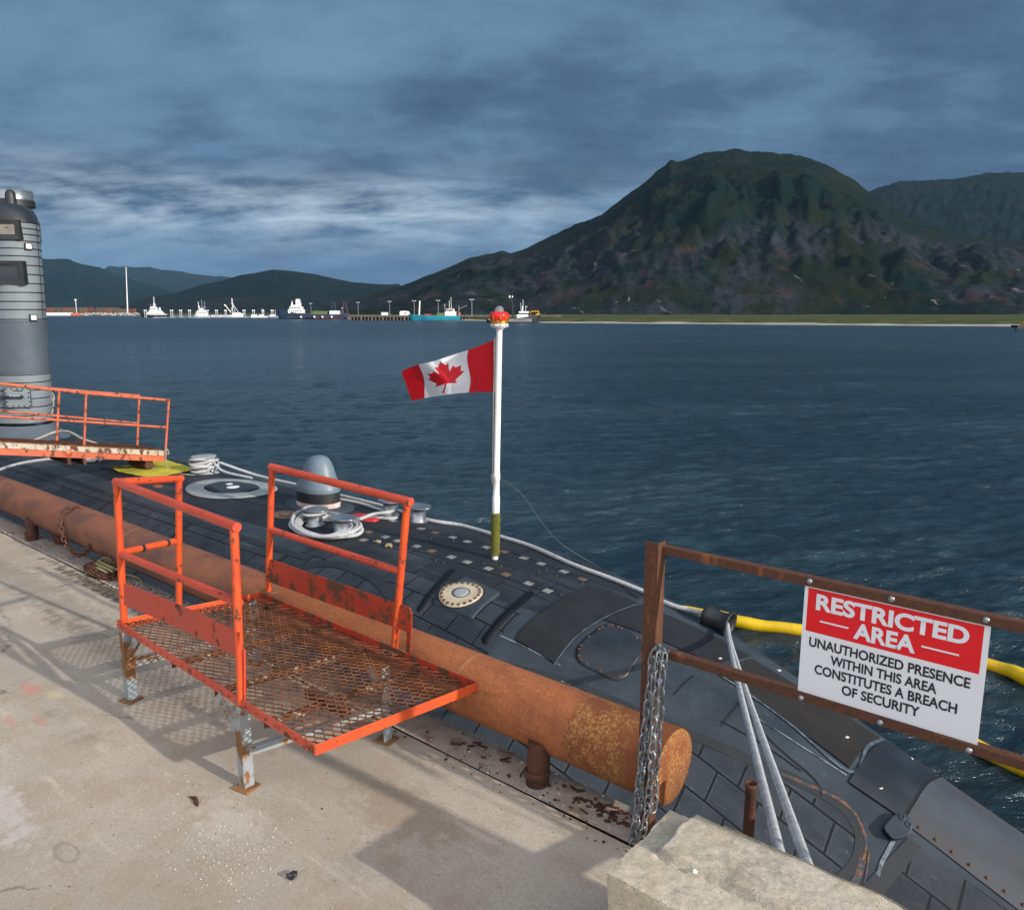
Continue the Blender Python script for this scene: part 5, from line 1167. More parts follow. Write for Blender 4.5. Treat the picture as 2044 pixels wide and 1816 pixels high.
# sign
SY = 2.900; sx0, sx1 = -.968, -.350; sz0, sz1 = .900, 1.410
SL = pt(1606, 1172, y=SY); SR = pt(1975, 1240, y=SY); sx0 = (SL.x+pt(1592, 1388, y=SY).x)/2; sx1 = (SR.x+pt(1955, 1487, y=SY).x)/2
sg = empty('warning_sign', ((sx0+sx1)/2, SY, (RZ1+RZ2)/2), 0, 'white and red RESTRICTED AREA sign bolted between the rusty fence rails', 'sign')
def sgp(mb, name, mats, bevel=0):
    o = mb.build(name, mats, sg, bevel); o.location = -Vector(sg.location); return o
ztop, zbot = RZ1-.017, RZ2+.017; Hs = ztop-zbot; Ws = sx1-sx0
def m_sign(nm, c): 
    t = NT(nm); n = t.step(t.noise(7, 6, .7), .6, .75); return t.fin(t.mix(t.m('MULTIPLY', n, .12), c, (.4, .33, .25)), .35, 0, t.bump(t.noise(6, 3), .1, .01))
swh, srd, sbk = m_sign('sign_white', (.74, .75, .80)), m_sign('sign_red', (.72, .004, .012)), m_sign('sign_black', (.012, .012, .02))
mb = MB(); mb.box(((sx0+sx1)/2, SY+.0025, (RZ1+RZ2)/2), (Ws, .003, Hs+.03)); sgp(mb, 'panel', swh)
rx0, rx1 = sx0+.022*Ws, sx1-.030*Ws; rz1, rz0 = ztop-.008, ztop-.415*Hs
mb = MB(); mb.add([(rx0, SY+.0005, rz0), (rx1, SY+.0005, rz0), (rx1, SY+.0005, rz1), (rx0, SY+.0005, rz1)], [(0, 1, 2, 3)]); sgp(mb, 'red_field', srd)
def text(s, u0, u1, v0, v1, mat, bold):
    cu = bpy.data.curves.new('lettering', 'FONT'); cu.body = s; cu.size = 1; cu.offset = bold; cu.resolution_u = 6
    tmp = bpy.data.objects.new('tmp', cu); col.objects.link(tmp); dg = bpy.context.evaluated_depsgraph_get(); me = bpy.data.meshes.new_from_object(tmp.evaluated_get(dg)); bpy.data.objects.remove(tmp)
    xs_ = [v.co.x for v in me.vertices]; ys_ = [v.co.y for v in me.vertices]; ax_, bx_, ay, by = min(xs_), max(xs_), min(ys_), max(ys_)
    X0, X1 = sx0+u0*Ws, sx0+u1*Ws; Z0, Z1 = ztop-v1*Hs, ztop-v0*Hs
    for v in me.vertices: v.co = (X0+(v.co.x-ax_)/(bx_-ax_)*(X1-X0), SY-.0006, Z0+(v.co.y-ay)/(by-ay)*(Z1-Z0))
    me.materials.clear(); me.materials.append(mat); o = bpy.data.objects.new('lettering', me); link(o, sg); o.location = -Vector(sg.location); o['label'] = 'lettering reading '+s
text('RESTRICTED', .075, .905, .055, .205, swh, .038)
text('AREA', .305, .645, .232, .378, swh, .038)
for u0, u1 in ((.105, .275), (.675, .865)):
    z = ztop-.300*Hs; mb = MB(); mb.box((sx0+(u0+u1)/2*Ws, SY-.0002, z), ((u1-u0)*Ws, .001, .006)); sgp(mb, 'rule_line', swh)
for s, u0, u1, v0, v1 in (('UNAUTHORIZED PRESENCE', .050, .935, .462, .552), ('WITHIN THIS AREA', .185, .775, .583, .673), ('CONSTITUTES A BREACH', .095, .885, .702, .792), ('OF SECURITY', .265, .700, .822, .912)):
    text(s, u0, u1, v0, v1, sbk, .026)
for u, z in ((.03, RZ1+.004), (.50, RZ1+.004), (.975, RZ1+.002), (.03, RZ2-.003), (.50, RZ2-.003), (.965, RZ2-.004)):
    mb = MB(); mb.lathe((sx0+u*Ws, 2.887, z), [(0, .006), (.006, .006), (.009, .003), (.0115, .002), (.0115, -.002)], 16, ax=Matrix.Rotation(R(90), 3, 'X')); sgp(mb, 'bolt', M['steel'])
# short rusty pipe
q = pt(1500, 1562, y=2.98); mb = MB(); n = 24
mb.lathe((q.x, 2.98, 0), [(.024, -.02), (.024, q.z-.02), (.027, q.z-.018), (.027, q.z), (.021, q.z), (.021, q.z-.1)], n); tag(mb.build('pipe_stub', M['dark_rust']), 'short upright rusty pipe behind the concrete block', 'pipe')
# concrete block
def blockmesh():
    mb = MB(); X0, X1, Y0, Y1, Z1 = -1.285, 1.4, 2.045, 2.495, .5
    def surf(fn, nu_, nv_):
        vs, fs = grid(fn, nu_, nv_); mb.add(vs, fs, 0, None, True)
    def disp(p, n_, k=1.0):
        v = Vector(p); d_ = .0022*noise.noise(v*6)+.0030*noise.noise(v*22)+.0022*noise.noise(v*70)
        # chipped edges
        ex = min(abs(p[0]-X0), 9); ey = min(abs(p[1]-Y0), abs(p[1]-Y1)); ez = abs(p[2]-Z1)
        es = sorted((ex, ey, ez)); rr = es[0]+es[1]; c_ = max(0, .024-rr)/.024*(.005+.020*max(0, noise.noise(v*7+Vector((4, 4, 4)))))
        ctr = Vector((.0, (Y0+Y1)/2, .25)); q_ = v+Vector(n_)*d_*k; dirc = Vector((ctr.x-v.x if v.x < -1.2 else 0, ctr.y-v.y, ctr.z-v.z)).normalized(); return q_+dirc*c_
    def topf(u, v):
        x = X0+(X1-X0)*u; y = Y0+(Y1-Y0)*v; yy = y+.022*noise.noise(Vector((x*3, 7, 0)))+.008*noise.noise(Vector((x*14, 7, 0))); z = Z1
        led = min(1, max(0, (yy-2.24)/.012)); led2 = min(1, max(0, (x-(-1.195)-.015*noise.noise(Vector((y*9, 1, 1))))/.015)); k = led*led2; z2 = z+.034*k-.010*max(0, 1-abs(yy-2.235)/.012)*led2
        q_ = disp((x, y, z), (0, 0, 1)); q_.z += z2-z; return q_
    surf(topf, 300, 90)
    surf(lambda u, v: disp((X0+(X1-X0)*v, Y0, Z1*u), (0, -1, 0)), 60, 260)
    surf(lambda u, v: (lambda q_: q_+Vector((0, 0, .04*u if v > .08 else 0)))(disp((X0+(X1-X0)*v, Y1, Z1*u), (0, 1, 0))), 40, 200)
    surf(lambda u, v: disp((X0, Y1+(Y0-Y1)*v, Z1*u), (-1, 0, 0)), 60, 70)
    surf(lambda u, v: (X1, Y0+(Y1-Y0)*v, Z1*u), 4, 4)
    return mb
tag(blockmesh().build('concrete_block', M['block']), 'chipped weathered concrete barrier block at the foot of the rusty fence post', 'concrete block')
mb = MB(); mb.box((.62, 2.64, .95), (.08, .08, 1.9)); tag(mb.build('shadow_post', M['fence'], bevel=.003), 'unseen square rusty steel post added behind the concrete block to cast a shadow', 'post')  # added out of view to throw the shadow band along the pier
# =================================================================== LITTER ON THE PIER
mb = MB()
def chip(x, y, s_, z=0.001):
    a = random.random()*6.3; P = [(x+s_*random.uniform(.6, 1)*math.cos(a+k*1.57), y+s_*random.uniform(.5, 1)*math.sin(a+k*1.57)) for k in range(4)]; mb.prism(P, z, z+s_*.35+.0008)
for i in range(600):
    cx_, cy_ = -3.05+random.gauss(0, .20), 1.60+random.gauss(0, .11)
    if random.random() < .3: cx_, cy_ = -3.35+random.gauss(0, .5), 1.72+random.gauss(0, .2)
    chip(cx_, cy_, abs(random.gauss(0, .0018))+.0008)
for i in range(320): chip(random.uniform(-7, -1.4), random.uniform(.6, 2.75), abs(random.gauss(0, .0016))+.0008)
for i in range(1400):
    x = random.uniform(-7.2, -4.3) if random.random() < .7 else random.uniform(-10, -1.3); y = 2.80+random.random()**1.5*.24
    chip(x, y, abs(random.gauss(0, .004))+.001, .008)
tag(mb.build('shell_litter', M['shell']), 'scattered white shell chips on the pier', 'shell litter', kind='stuff')
mb = MB()
for i in range(1600):
    x = random.uniform(-7.4, -4.2) if random.random() < .6 else random.uniform(-10, -1.3); chip(x, random.uniform(2.70, 3.03), abs(random.gauss(0, .005))+.001, .007)
for i in range(500): chip(random.uniform(-7, -1.4), random.uniform(.5, 2.75), abs(random.gauss(0, .0018))+.001)
tag(mb.build('grit', M['dark_rust']), 'dark grit and rust flakes along the pier edge', 'grit', kind='stuff')
def lump(name, c, r, mat, label, cat, sq=(1, 1, .6), seed=0):
    mb = MB(); vs, fs = grid(lambda u, v: Vector(c)+Vector((r*sq[0]*math.sin(math.pi*v)*math.cos(2*math.pi*u), r*sq[1]*math.sin(math.pi*v)*math.sin(2*math.pi*u), r*sq[2]*math.cos(math.pi*v)+r*sq[2]*.7))*(1+0.0), 18, 12)
    vs = [Vector(c)+(v-Vector(c))*(1+.5*noise.noise((v-Vector(c))*(1.6/r)+Vector((seed, 0, 0)))) for v in vs]; mb.add(vs, fs); return tag(mb.build(name, mat), label, cat)
q = pt(583, 1752, z=0); lump('stone', (q.x, q.y, .004), .022, M['grey_dark'], 'small dark stone lying on the pier below the platform', 'stone', seed=3)
q = pt(385, 1597, z=0); mb = MB(); mb.tube([q+Vector((-.035+.035*k, .012*math.sin(k*1.6), .006)) for k in range(4)], [.003, .011, .012, .003], 7); tag(mb.build('rust_flake', M['dark_rust']), 'curved brown rust flake on the pier near the platform leg', 'rust flake')
q = pt(1387, 1738, z=.51); lump('pebble', (q.x, q.y, .505), .009, M['shell'], 'single white pebble on top of the concrete block', 'pebble', seed=9)
mb = MB()
for i in range(60):
    x = random.gauss(-1.85, .12); y = 2.93+random.gauss(0, .03); mb.box((x, y, .012), (random.uniform(.006, .05), random.uniform(.006, .025), .005), random.uniform(-.5, 1.0), random.uniform(-.2, .2))
for i in range(8): mb.box((random.uniform(-2.9, -2.5), random.uniform(2.85, 3.0), .012), (random.uniform(.02, .09), .012, .005), random.uniform(0, 1.2))
tag(mb.build('rust_scale', M['dark_rust']), 'loose rust scale and splinters on the pier edge beside the support post', 'rust scale', kind='stuff')
# =================================================================== CONTAINMENT BOOM
bp = [(-7.4, 12.2), (-6.5, 12.75), (-5.3, 13.0), (-4.2, 13.35), (-2.9, 13.7), (-1.6, 13.85), (-.9, 13.6), (.5, 13.2), (2.5, 12.6), (3.6, 11.6), (2.4, 10.7), (.6, 10.55), (-.9, 10.85), (-2.2, 11.4), (-3.2, 12.2)]
P = curve_pts([(x, y, WZ+.05) for x, y in bp], 10); L_ = len(P); P = [q+Vector((0, 0, .03*noise.noise(Vector((i*.21, 0, 0))))) for i, q in enumerate(P)]
mb = MB(); mb.tube(P, [.118+.010*math.sin(i*.45)+.028*noise.noise(Vector((i*.3, 3, 0))) for i in range(L_)], 14); bo = mb.build('containment_boom', M['boom']); tag(bo, 'yellow floating containment boom curving round the submarine stern', 'boom')
mb = MB(); vs = []
for q in P: vs += [q+Vector((0, 0, -.10)), q+Vector((0, 0, -.5))]
mb.add(vs, [(2*i, 2*i+2, 2*i+3, 2*i+1) for i in range(L_-1)]); mb.build('skirt', M['boom'], bo)
# =================================================================== FAR SHORE
AZ = math.atan2(rt.y, rt.x)
def bgthing(name, px, d, label, cat, group=None, z=WZ): o = empty(name, far(px, d, z), AZ, label, cat, group); return o
MW = simple('boat_white', (.80, .81, .82), (.74, .75, .76), .5, .4); MBk = simple('boat_black', (.016, .02, .026), None, .5, .4); MBl = simple('boat_navy', (.014, .03, .07), (.02, .045, .09), .3, .4)
MTe = simple('boat_teal', (.015, .20, .36), (.02, .26, .33), .2, .4); MRd = simple('boat_red', (.35, .05, .03), (.2, .06, .03), .4, .5); MGl = simple('boat_glass', (.02, .03, .04), None, 1, .1); MOr = simple('boat_orange', (.65, .14, .04), (.45, .12, .05), .4, .5)
MGy = simple('boat_grey', (.35, .38, .40), (.28, .30, .32), .4, .5); MWood = simple('pier_wood', (.16, .13, .10), (.10, .085, .07), .5, .9); MYl = simple('machine_yellow', (.65, .34, .02), None, 1, .5); MGrn = simple('net_green', (.13, .17, .05), (.09, .12, .04), .6, .9)
def hullmesh(L, B, fb, bow=-1, sheer=1.0, stripe=None):
    vs = []; n = 24; mi = []
    for i in range(n+1):
        t = i/n; x = -L/2+L*t; tb = t if bow < 0 else 1-t       # 0 at the bow
        wd = B/2*min(1, (tb/.32))**.6*(1-.18*max(0, tb-.7)/.3); z1 = fb*(1+sheer*max(0, .45-tb)**1.5*2.2); rake = -bow*0+(bow*(.07*L)*max(0, .12-tb)/.12)
        for zf_, k, rk in ((-1.0, .35, 0), (0.25, .82, .25), (.25, .82, .25), (z1*.55, .97, .6), (z1, 1.0, 1.0)): pass
        for zf_, k, rk in ((-1.0, .4, 0), (.3, .85, .3), (z1*.6, .97, .65), (z1, 1.0, 1.0)):
            vs.append((x+rake*rk, -wd*k-.02, zf_)); 
        for zf_, k, rk in ((z1, 1.0, 1.0), (z1*.6, .97, .65), (.3, .85, .3), (-1.0, .4, 0)):
            vs.append((x+rake*rk, wd*k+.02, zf_))
    K_ = 8; fs = []
    for i in range(n):
        for j in range(K_-1): fs.append((i*K_+j+1, i*K_+j, (i+1)*K_+j, (i+1)*K_+j+1)); mi.append(1 if (stripe and j in (0, 6)) else 0)
    fs.append(tuple(range(K_))); mi.append(0); fs.append(tuple(reversed([n*K_+j for j in range(K_)]))); mi.append(0)
    return MB().add(vs, fs, mi)
def P_(parent, name, mat, boxes=(), tubes=(), extra=None):
    mb = MB()
    for (x0, x1, z0, z1, *yy) in boxes: w_ = yy[0] if yy else 4; mb.box(((x0+x1)/2, 0 if len(yy) < 2 else yy[1], (z0+z1)/2), (x1-x0, w_, z1-z0))
    for (a, b_, r_) in tubes: mb.cyl((a[0], a[2] if len(a) > 2 else 0, a[1]), (b_[0], b_[2] if len(b_) > 2 else 0, b_[1]), r_, 6)
    return mb.build(name, mat, parent)
def windows(parent, x0, x1, z, n, hgt=.8, y=-2.05):
    s_ = (x1-x0)/n
    for i in range(n): mb = MB(); mb.box((x0+s_*(i+.5), y, z), (s_*.62, .08, hgt)); mb.build('window', MGl, parent)
# tug
o = bgthing('tugboat', 309, 790, 'white-topped black tugboat moored left of the white pile pairs', 'tugboat'); S = 790/1586
hullmesh(26, 8, 2.2, -1, 1.5).build('hull', MBk, o)
dh = P_(o, 'deckhouse', MW, [(-7.5, 8, 2.3, 5.0, 5), (-5, 6.5, 5.0, 6.8, 4.4), (-4, 2.5, 6.8, 9.3, 3.6), (-3.4, 1.4, 9.3, 10.2, 3)]); windows(dh, -3.8, 2.3, 8.2, 6, .8, -1.85); windows(dh, -6.5, 7, 3.7, 9, .6, -2.55)
P_(o, 'mast', MW, [(-.6, .8, 11, 12.6, 1)], [((-.3, 10), (.1, 20), .35), ((-2, 10), (-.2, 14), .15), ((2, 10), (.3, 14), .15), ((-1.4, 13.5), (1.6, 13.5), .12), ((-3.6, 9.5), (-3.6, 13), .1)])
P_(o, 'funnel', MW, [(4.5, 5.8, 6.8, 9.6, 1.4)]); P_(o, 'tow_winch', MW, [(9.6, 11.5, 1.9, 3.0, 2)], [((9.5, 2), (9.5, 4.2), .12)])
# low white boat behind piles
o = bgthing('fishing_boat', 402, 770, 'white workboat with tall aerials between the white pile pairs', 'fishing boat')
hullmesh(14, 5, 2.0, -1, .6).build('hull', MW, o); dh = P_(o, 'deckhouse', MW, [(-4.8, 6, 2, 5.3, 4), (-3.5, 4.5, 5.3, 7.0, 3.5), (-1.6, 1.8, 7.0, 8.6, 2.5)]); windows(dh, -4.4, 5.6, 4.2, 6, .7)
P_(o, 'mast', MW, [(-2.6, -1.6, 9, 11, 1)], [((-2, 7), (-2.6, 15), .25), ((1.0, 8), (1.0, 17), .09), ((3.6, 7), (3.6, 15), .09), ((-3, 9.5), (4.5, 9.5), .12)])
o = bgthing('fishing_boat', 453, 775, 'white trawler with a tall tripod mast at its bow on the right', 'fishing boat')
hullmesh(30, 7, 2.2, 1, 1.3).build('hull', MW, o); P_(o, 'foredeck', MW, [(6, 13, 2.2, 4.6, 5)])
P_(o, 'mast', MW, [(5.0, 6.3, 13.0, 14.5, 1), (5.2, 6.2, 16, 17.2, 1)], [((5.6, 4.5), (5.6, 18.5), .28), ((6.0, 13), (11.3, 4.6), .22), ((6.0, 13), (8.0, 4.6), .2), ((5.4, 10), (3.2, 4.6), .2)])
P_(o, 'boom_arm', MW, [(-2.2, -.8, 11.0, 12.4, .8)], [((4.0, 4.6), (-1.5, 12), .4)])
# pile pairs on the float
pg = 'white-capped mooring piles along the float'
fl_ = MB(); 
o = empty('floating_pier', far(430, 762, WZ), AZ, 'long low dark floating pier in front of the white boats', 'floating pier')
mb = MB(); mb.box((0, 0, .25), (118, 3, .7)); mb.build('deck', MWood, o); mb = MB(); mb.box((0, -1.6, .1), (118, .3, .3)); mb.build('fender', MW, o)
first = None
for i, zx in enumerate((120, 145, 492, 518, 620, 645, 747, 770, 1020, 1130, 1152, 1262, 1280, 1520, 1545, 1655, 1678, 1790, 1810, 1920, 1943)):
    p = far(271.5+zx*.1407, 757, WZ)
    lab = 'slender white-capped mooring pile on the float by the white boats'
    if first is None:
        first = empty('mooring_pile', p, AZ, lab, 'pile', pg); mb = MB(); mb.cyl((0, 0, -2), (0, 0, 6.2), .42, 8); mb.build('shaft', MGy, first); mb = MB(); mb.lathe((0, 0, 6.2), [(.75, 0), (.75, .5), (0, 1.2)], 8); mb.build('cap', MW, first)
    else: copytree(first, p)
# small boats
for px, lab, hgt in ((523, 'small white sailing boat with twin masts beside the blue trawler bow', 8.5), (545, 'small dark-hulled boat with one white mast by the trawler bow', 7.5), (508, 'tiny white launch among the mooring piles', 3.5)):
    o = bgthing('small_boat', px, 740, lab, 'boat'); hullmesh(11 if px > 520 else 7, 3, 1.1, 1, .8).build('hull', MGy if px == 545 else MW, o)
    P_(o, 'cabin', MW, [(-3, 1.5, 1.1, 2.8, 2.2)]); P_(o, 'mast', MW, [], [((0, 2), (0, hgt), .12), ((1.6, 2), (1.6, hgt*.95), .10)] if px == 523 else [((2, 1), (2, hgt), .16)])
# navy trawler
o = bgthing('trawler', 625, 600, 'long navy trawler with white bridge at its left bow and rust streaks', 'trawler')
hullmesh(50, 10, 3.6, -1, 1.5).build('hull', MBl, o)
mb = MB(); mb.box((2, -5.0, 1.75), (40, .16, .16)); mb.box((13, -4.95, .7), (22, .2, .3)); mb.build('red_stripe', MRd, o)
dh = P_(o, 'bridge', MW, [(-18, -7, 4.4, 7.2, 7), (-17, -8, 7.2, 9.2, 6), (-16, -9.5, 9.2, 10.6, 5.5), (-12.5, -9.5, 10.6, 14.2, 3)]); windows(dh, -16.6, -8.4, 8.4, 7, .8, -3.1); windows(dh, -17.5, -7.5, 5.9, 7, .6, -3.55)
P_(o, 'mast', MW, [(-16, -15.2, 10.6, 12.6, 1), (-12.2, -9.8, 14.2, 14.9, 2.4)], [((-15.4, 10), (-15.4, 14), .15), ((-9, 10), (-8.6, 12), .2)])
P_(o, 'net_heap', MGrn, [(0, 11, 3.6, 6.0, 5)]); P_(o, 'winch_house', MW, [(13, 20, 3.6, 6.2, 6)]); 
for x in (15.5,): P_(o, 'gantry', MBl, [], [((x-1.6, 6.2), (x-.8, 12.4), .35), ((x+1.6, 6.2), (x+.6, 12.4), .35), ((x-.9, 12.4), (x+.7, 12.4), .4)])
P_(o, 'stern_gantry', simple('boat_dark_rust', (.10, .045, .035), (.03, .04, .07), .4, .7), [(22, 27, 1.5, 4.5, 6)], [((22.6, 4), (23.2, 13), .4), ((26, 4), (24.6, 13), .4)])
for x in (-8, 2, 8, 15): mb = MB(); mb.lathe((x, -5.3, 1.6), [(0, -.9), (.8, -.4), (.8, .4), (0, .9)], 10); mb.build('fender', MW, o)
# timber pier
o = empty('timber_pier', far(860, 500, WZ), AZ, 'long timber pier on dark piles behind the teal boat', 'pier')
mb = MB(); mb.box((15, 14, 2.8), (136, 16, .9)); mb.build('deck', MWood, o)
mb = MB(); 
for i in range(58): mb.box((-52+i*2.3, 6.4, .9), (.55 if i % 3 else 1.1, .5, 3.8))
mb.build('pile_row', MWood, o); mb = MB(); mb.box((15, 16, .6), (136, 12, 3.0)); mb.build('pile_gap_fill', MBk, o)  # second box is black and fills the gaps between the piles
# teal boat
o = bgthing('fishing_boat', 870, 470, 'teal-hulled fishing boat with white wheelhouse on the right', 'fishing boat')
hullmesh(28.5, 7.5, 3.2, -1, .35, True).build('hull', [MTe, MRd], o)
dh = P_(o, 'wheelhouse', MW, [(5.5, 12, 3.2, 5.6, 5), (6.5, 11, 5.6, 7.2, 4)]); windows(dh, 6.8, 10.8, 6.5, 5, .7, -2.05)
P_(o, 'mast', MW, [], [((-10, 3), (-9.4, 11.8), .45), ((8, 7), (8, 12), .15), ((9.2, 7), (9, 14), .12), ((5.4, 6), (5.4, 10), .1)]); P_(o, 'crane', MGy, [], [((13.6, 3), (13.6, 9), .15), ((13.6, 7.2), (18.5, 9.2), .14)])
P_(o, 'cargo', MRd, [(-6.5, -3, 3.0, 4.3, 4), (7, 10, 5.8, 6.3, 4.5)]); P_(o, 'net_heap', MGrn, [(.8, 5.2, 2.4, 4.8, 4)]); P_(o, 'life_ring', MOr, [(13.4, 14.6, 3.4, 5.0, 1)])
# black seiner
o = bgthing('fishing_boat', 1022, 405, 'black-hulled fishing boat with white wheelhouse behind the flagpole crown', 'fishing boat')
hullmesh(26, 7, 2.3, 1, 1.1).build('hull', MBk, o); mb = MB(); mb.box((-1, -3.6, 1.7), (22, .12, .2)); mb.box((3, -3.5, .8), (14, .12, .2)); mb.build('white_stripe', MW, o)
dh = P_(o, 'wheelhouse', MW, [(2.5, 8.2, 2.3, 4.2, 4.5), (3.5, 8.6, 4.9, 5.7, 4)]); P_(dh, 'window', MGl, [(3.7, 8.3, 4.2, 4.9, 3.9)])
P_(o, 'mast', MW, [], [((5.6, 5.7), (5.6, 11.5), .12), ((5.3, 5.7), (5.4, 8.4), .4), ((7, 5.7), (7, 8.6), .1), ((4.6, 5.7), (4.4, 10), .08), ((6.9, 8), (7.9, 8), .1)])
P_(o, 'black_mast', MBk, [(-1.2, .5, 10.5, 12.5, 1)], [((.6, 3), (-.3, 13), .4), ((-1, 12), (-1, 15.5), .15), ((.2, 12), (.2, 15.5), .15)]); P_(o, 'stern_gear', MBk, [(-11, -8.5, 2.3, 5.5, 3), (-8.5, -6, 2.3, 3.8, 3)], [((-8, 3), (-7.6, 8.6), .15), ((-7, 3), (-7, 9), .12)])
P_(o, 'radar_dome', MW, [(-1.5, -.8, 12.3, 13.6, .8), (.0, .5, 12.6, 13.5, .8)])
# light poles on the pier
lp = None
for px, d, hgt, lab in ((621, 690, 10, 'tall lamp post above the middle of the navy trawler'), (715, 620, 10, 'lone lamp post right of the navy trawler stern'), (778, 560, 9.6, 'lamp post left of the white tank on the pier'), (827, 530, 9.6, 'lamp post above the left end of the teal boat'), (875, 510, 9.8, 'double-headed lamp post above the middle of the teal boat'), (942, 470, 9.6, 'lamp post between the teal boat and the crown finial')):
    p = far(px, d, -.6)
    if lp is None:
        lp = empty('lamp_post', p, AZ, lab, 'lamp post', 'lamp posts along the timber pier'); mb = MB(); mb.cyl((0, 0, 0), (0, 0, 10), .14, 6); mb.build('pole', MGy, lp); mb = MB(); mb.box((-.9, 0, 10), (.8, .5, .35)); mb.box((.9, 0, 10), (.8, .5, .35)); mb.box((0, 0, 10), (1.6, .12, .12)); mb.build('lamp_head', MW, lp)
    else: copytree(lp, p, label=lab)
o = empty('light_mast', far(254.5, 1150, -.8), AZ, 'very tall white lighting mast beside the stacked crab pots', 'light mast'); mb = MB(); mb.tube([(0, 0, 0), (3.4, 0, 65)], [.95, .5], 8); mb.build('pole', MW, o); mb = MB(); mb.box((3.4, 0, 65.3), (4, 4, 1.0)); mb.build('lamp_ring', MGy, o)
o = empty('lamp_post', far(153, 1150, -.8), AZ, 'short white lamp post in front of the stacked crab pots', 'lamp post'); mb = MB(); mb.cyl((0, 0, 0), (0, 0, 20), .45, 6); mb.build('pole', MW, o); mb = MB(); mb.box((0, 0, 20), (3, 1, 1.8)); mb.build('lamp_head', MW, o)
o = empty('light_pylon', far(683, 640, -.6), AZ, 'slim signal post with two lamps at the left end of the timber pier', 'signal post'); mb = MB(); mb.cyl((0, 0, 0), (0, 0, 6), .12, 6); mb.build('pole', MGy, o); mb = MB(); mb.box((0, 0, 6), (.9, .4, .5)); mb.build('lamp_head', MW, o)
# crab pot stacks
cols_ = [(.22, .12, .08), (.16, .11, .08), (.30, .07, .06), (.20, .16, .12), (.26, .20, .15)]
for i in range(11):
    px0 = 98+i*16.5+random.uniform(-2, 2); mt = simple('crab_pot_wire', cols_[i % 5], cols_[(i+2) % 5], .9, .9)
    o = MB(); W_ = 11.5; rows = 5 if i < 9 else 4; 
    for r_ in range(rows):
        for c_ in range(5):
            if random.random() < .06 and r_ == rows-1: continue
            x = -W_/2+W_/5*(c_+.5); z = .9+r_*1.85; 
            for dx in (-1, 1): o.box((x+dx*.95, 0, z), (.22, 2.4, 1.7))
            for dz in (-.75, 0, .75): o.box((x, 0, z+dz), (1.9, 2.3, .22))
            o.box((x, .5, z), (1.7, 1.2, 1.5))
    ob = o.build('crab_pot_stack', mt); ob.location = far(px0, 1190+8*(i % 3), -.8); ob.rotation_euler = (0, 0, AZ)
    tag(ob, 'stack of crab pots on the far left shore, number %d in the row from the sail' % (i+1) if False else ['rust brown stack of crab pots next to the sail', 'brown crab pot stack second from the sail', 'reddish crab pot stack left of the short lamp post', 'pale brown crab pot stack behind the short lamp post', 'tan crab pot stack just right of the short lamp post', 'rust brown crab pot stack two right of the short lamp post', 'dark crab pot stack midway between lamp post and tall mast', 'deep red crab pot stack left of the tall mast', 'pale crab pot stack just left of the tall mast', 'low tan crab pot stack behind the tall mast', 'lowest crab pot stack at the right end of the row'][i], 'crab pots', 'crab pot stacks on the far shore')
o = empty('barge', far(130, 1120, WZ), AZ, 'low white and orange barge at the foot of the crab pot stacks', 'barge'); mb = MB(); mb.box((-8, 0, 1.6), (34, 6, 5.0)); mb.build('white_side', MW, o); mb = MB(); mb.box((20, 0, 1.2), (22, 6, 4.2)); mb.build('orange_side', MOr, o)
mb = MB()
for i in range(260):
    px = random.uniform(160, 278); p = far(px, 1098+random.random()*30, WZ+random.random()*3.0); s_ = random.uniform(1.0, 2.6); mb.box(p, (s_, s_*.8, s_*.7), random.random()*3, random.random(), random.random())
tag(mb.build('riprap', simple('pale_rock', (.45, .44, .40), (.30, .29, .27), .4, .9)), 'pale rock breakwater on the far left shore', 'rocks', kind='stuff')
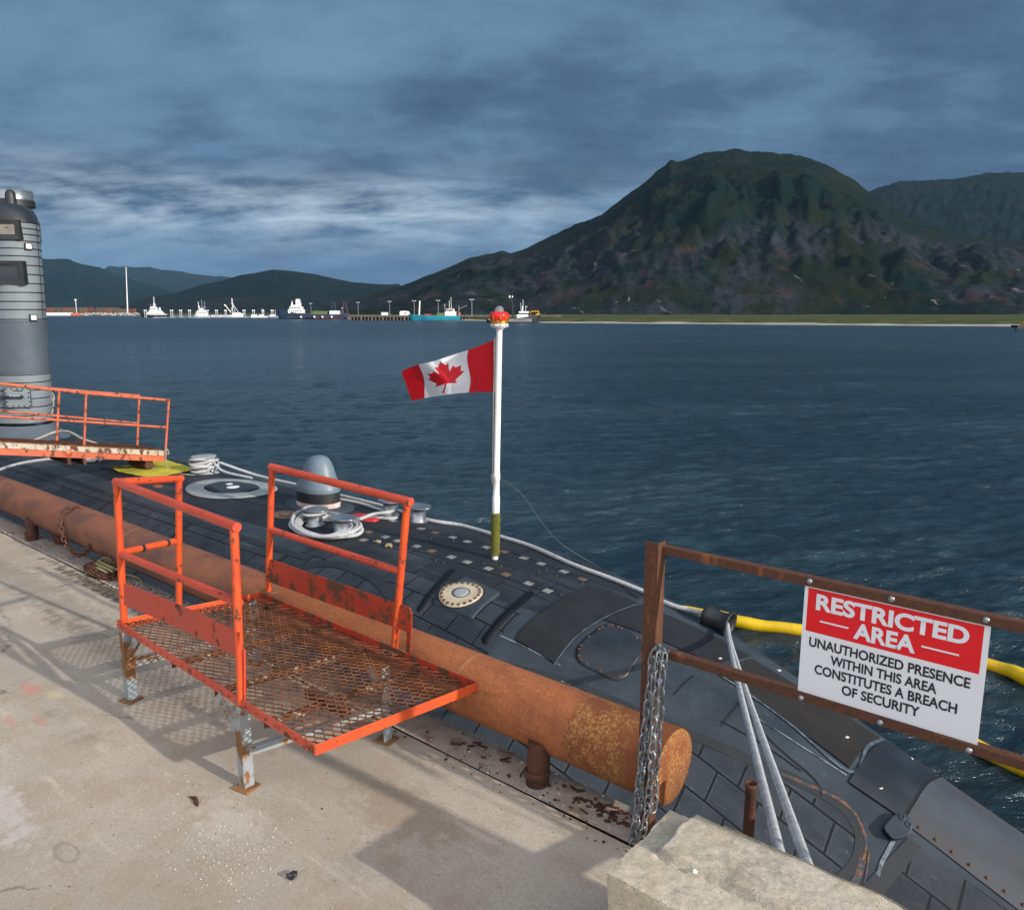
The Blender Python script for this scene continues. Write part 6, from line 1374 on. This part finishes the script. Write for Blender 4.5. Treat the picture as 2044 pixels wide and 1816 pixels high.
# tank, loader, mooring platform at the right edge
o = empty('storage_tank', far(808, 560, -.4), AZ, 'white domed shed with a red mark on the timber pier', 'shed'); mb = MB(); mb.add([(x, y, z) for y in (-2, 2) for x, z in ((-3.4, 0), (-3.4, 2.2), (-2.8, 3.2), (0, 3.3), (2.6, 3.0), (3.4, 1.8), (3.4, 0))], [(6, 5, 4, 3, 2, 1, 0), (7, 8, 9, 10, 11, 12, 13)]+[(i, i+1, i+8, i+7) for i in range(6)]); mb.build('shell', MW, o); mb = MB(); mb.box((.6, -2.05, 1.6), (1.3, .08, .8)); mb.build('red_mark', MRd, o)
o = empty('loader', far(1068, 430, -.3), AZ, 'yellow pier crane frame at the right end of the timber pier', 'crane'); P_(o, 'frame', MYl, [(-2.5, 2.0, 2.6, 3.1, .4), (-2.5, -2.1, 1.6, 3.0, .4), (1.6, 2.2, .0, 3.0, .5), (1.0, 2.6, 0, 1.6, 1.2)]); P_(o, 'cab', MYl, [(.4, 1.8, .2, 1.5, 1.2)])
o = empty('white_shed', far(768, 575, -.4), AZ, 'small white hut beside the lamp post on the timber pier', 'hut'); mb = MB(); mb.box((0, 0, 1.1), (4.5, 3, 2.2)); mb.build('wall', MW, o); mb = MB(); mb.box((0, 0, 2.3), (4.8, 3.3, .25)); mb.build('roof', MGy, o)
q = pt(2045, 660, z=WZ+.2); dq = (Vector((q.x, q.y, 0))).dot(fw); o = empty('mooring_float', far(2047, 230, WZ), AZ, 'dark mooring float with a yellow top at the right edge of the water', 'mooring float'); mb = MB(); mb.box((0, 0, 1.3), (5.6, 3, .9)); mb.build('deck', MBk, o); mb = MB(); mb.box((.8, 0, 2.2), (2.6, 1.5, .8)); mb.build('yellow_top', MYl, o); mb = MB()
for x in (-2.2, 2.2): mb.cyl((x, 0, -1), (x, 0, 1), .18, 6)
mb.build('leg', MBk, o)
mb = MB(); mb.box((-1500, 4000, 400), (16000, 9000, 810)); t = NT('haze_air'); t.nt.nodes.remove(t.p); v = t.n('ShaderNodeVolumePrincipled'); v.inputs['Density'].default_value = 2.2e-5; v.inputs['Color'].default_value = (.35, .62, 1, 1); v.inputs['Anisotropy'].default_value = 0.0
t.l(v.outputs[0], t.out.inputs['Volume']); hzo = mb.build('haze', t.mat); tag(hzo, 'thin blue air haze over the bay', 'haze', kind='stuff')
scn.render.engine = 'CYCLES'
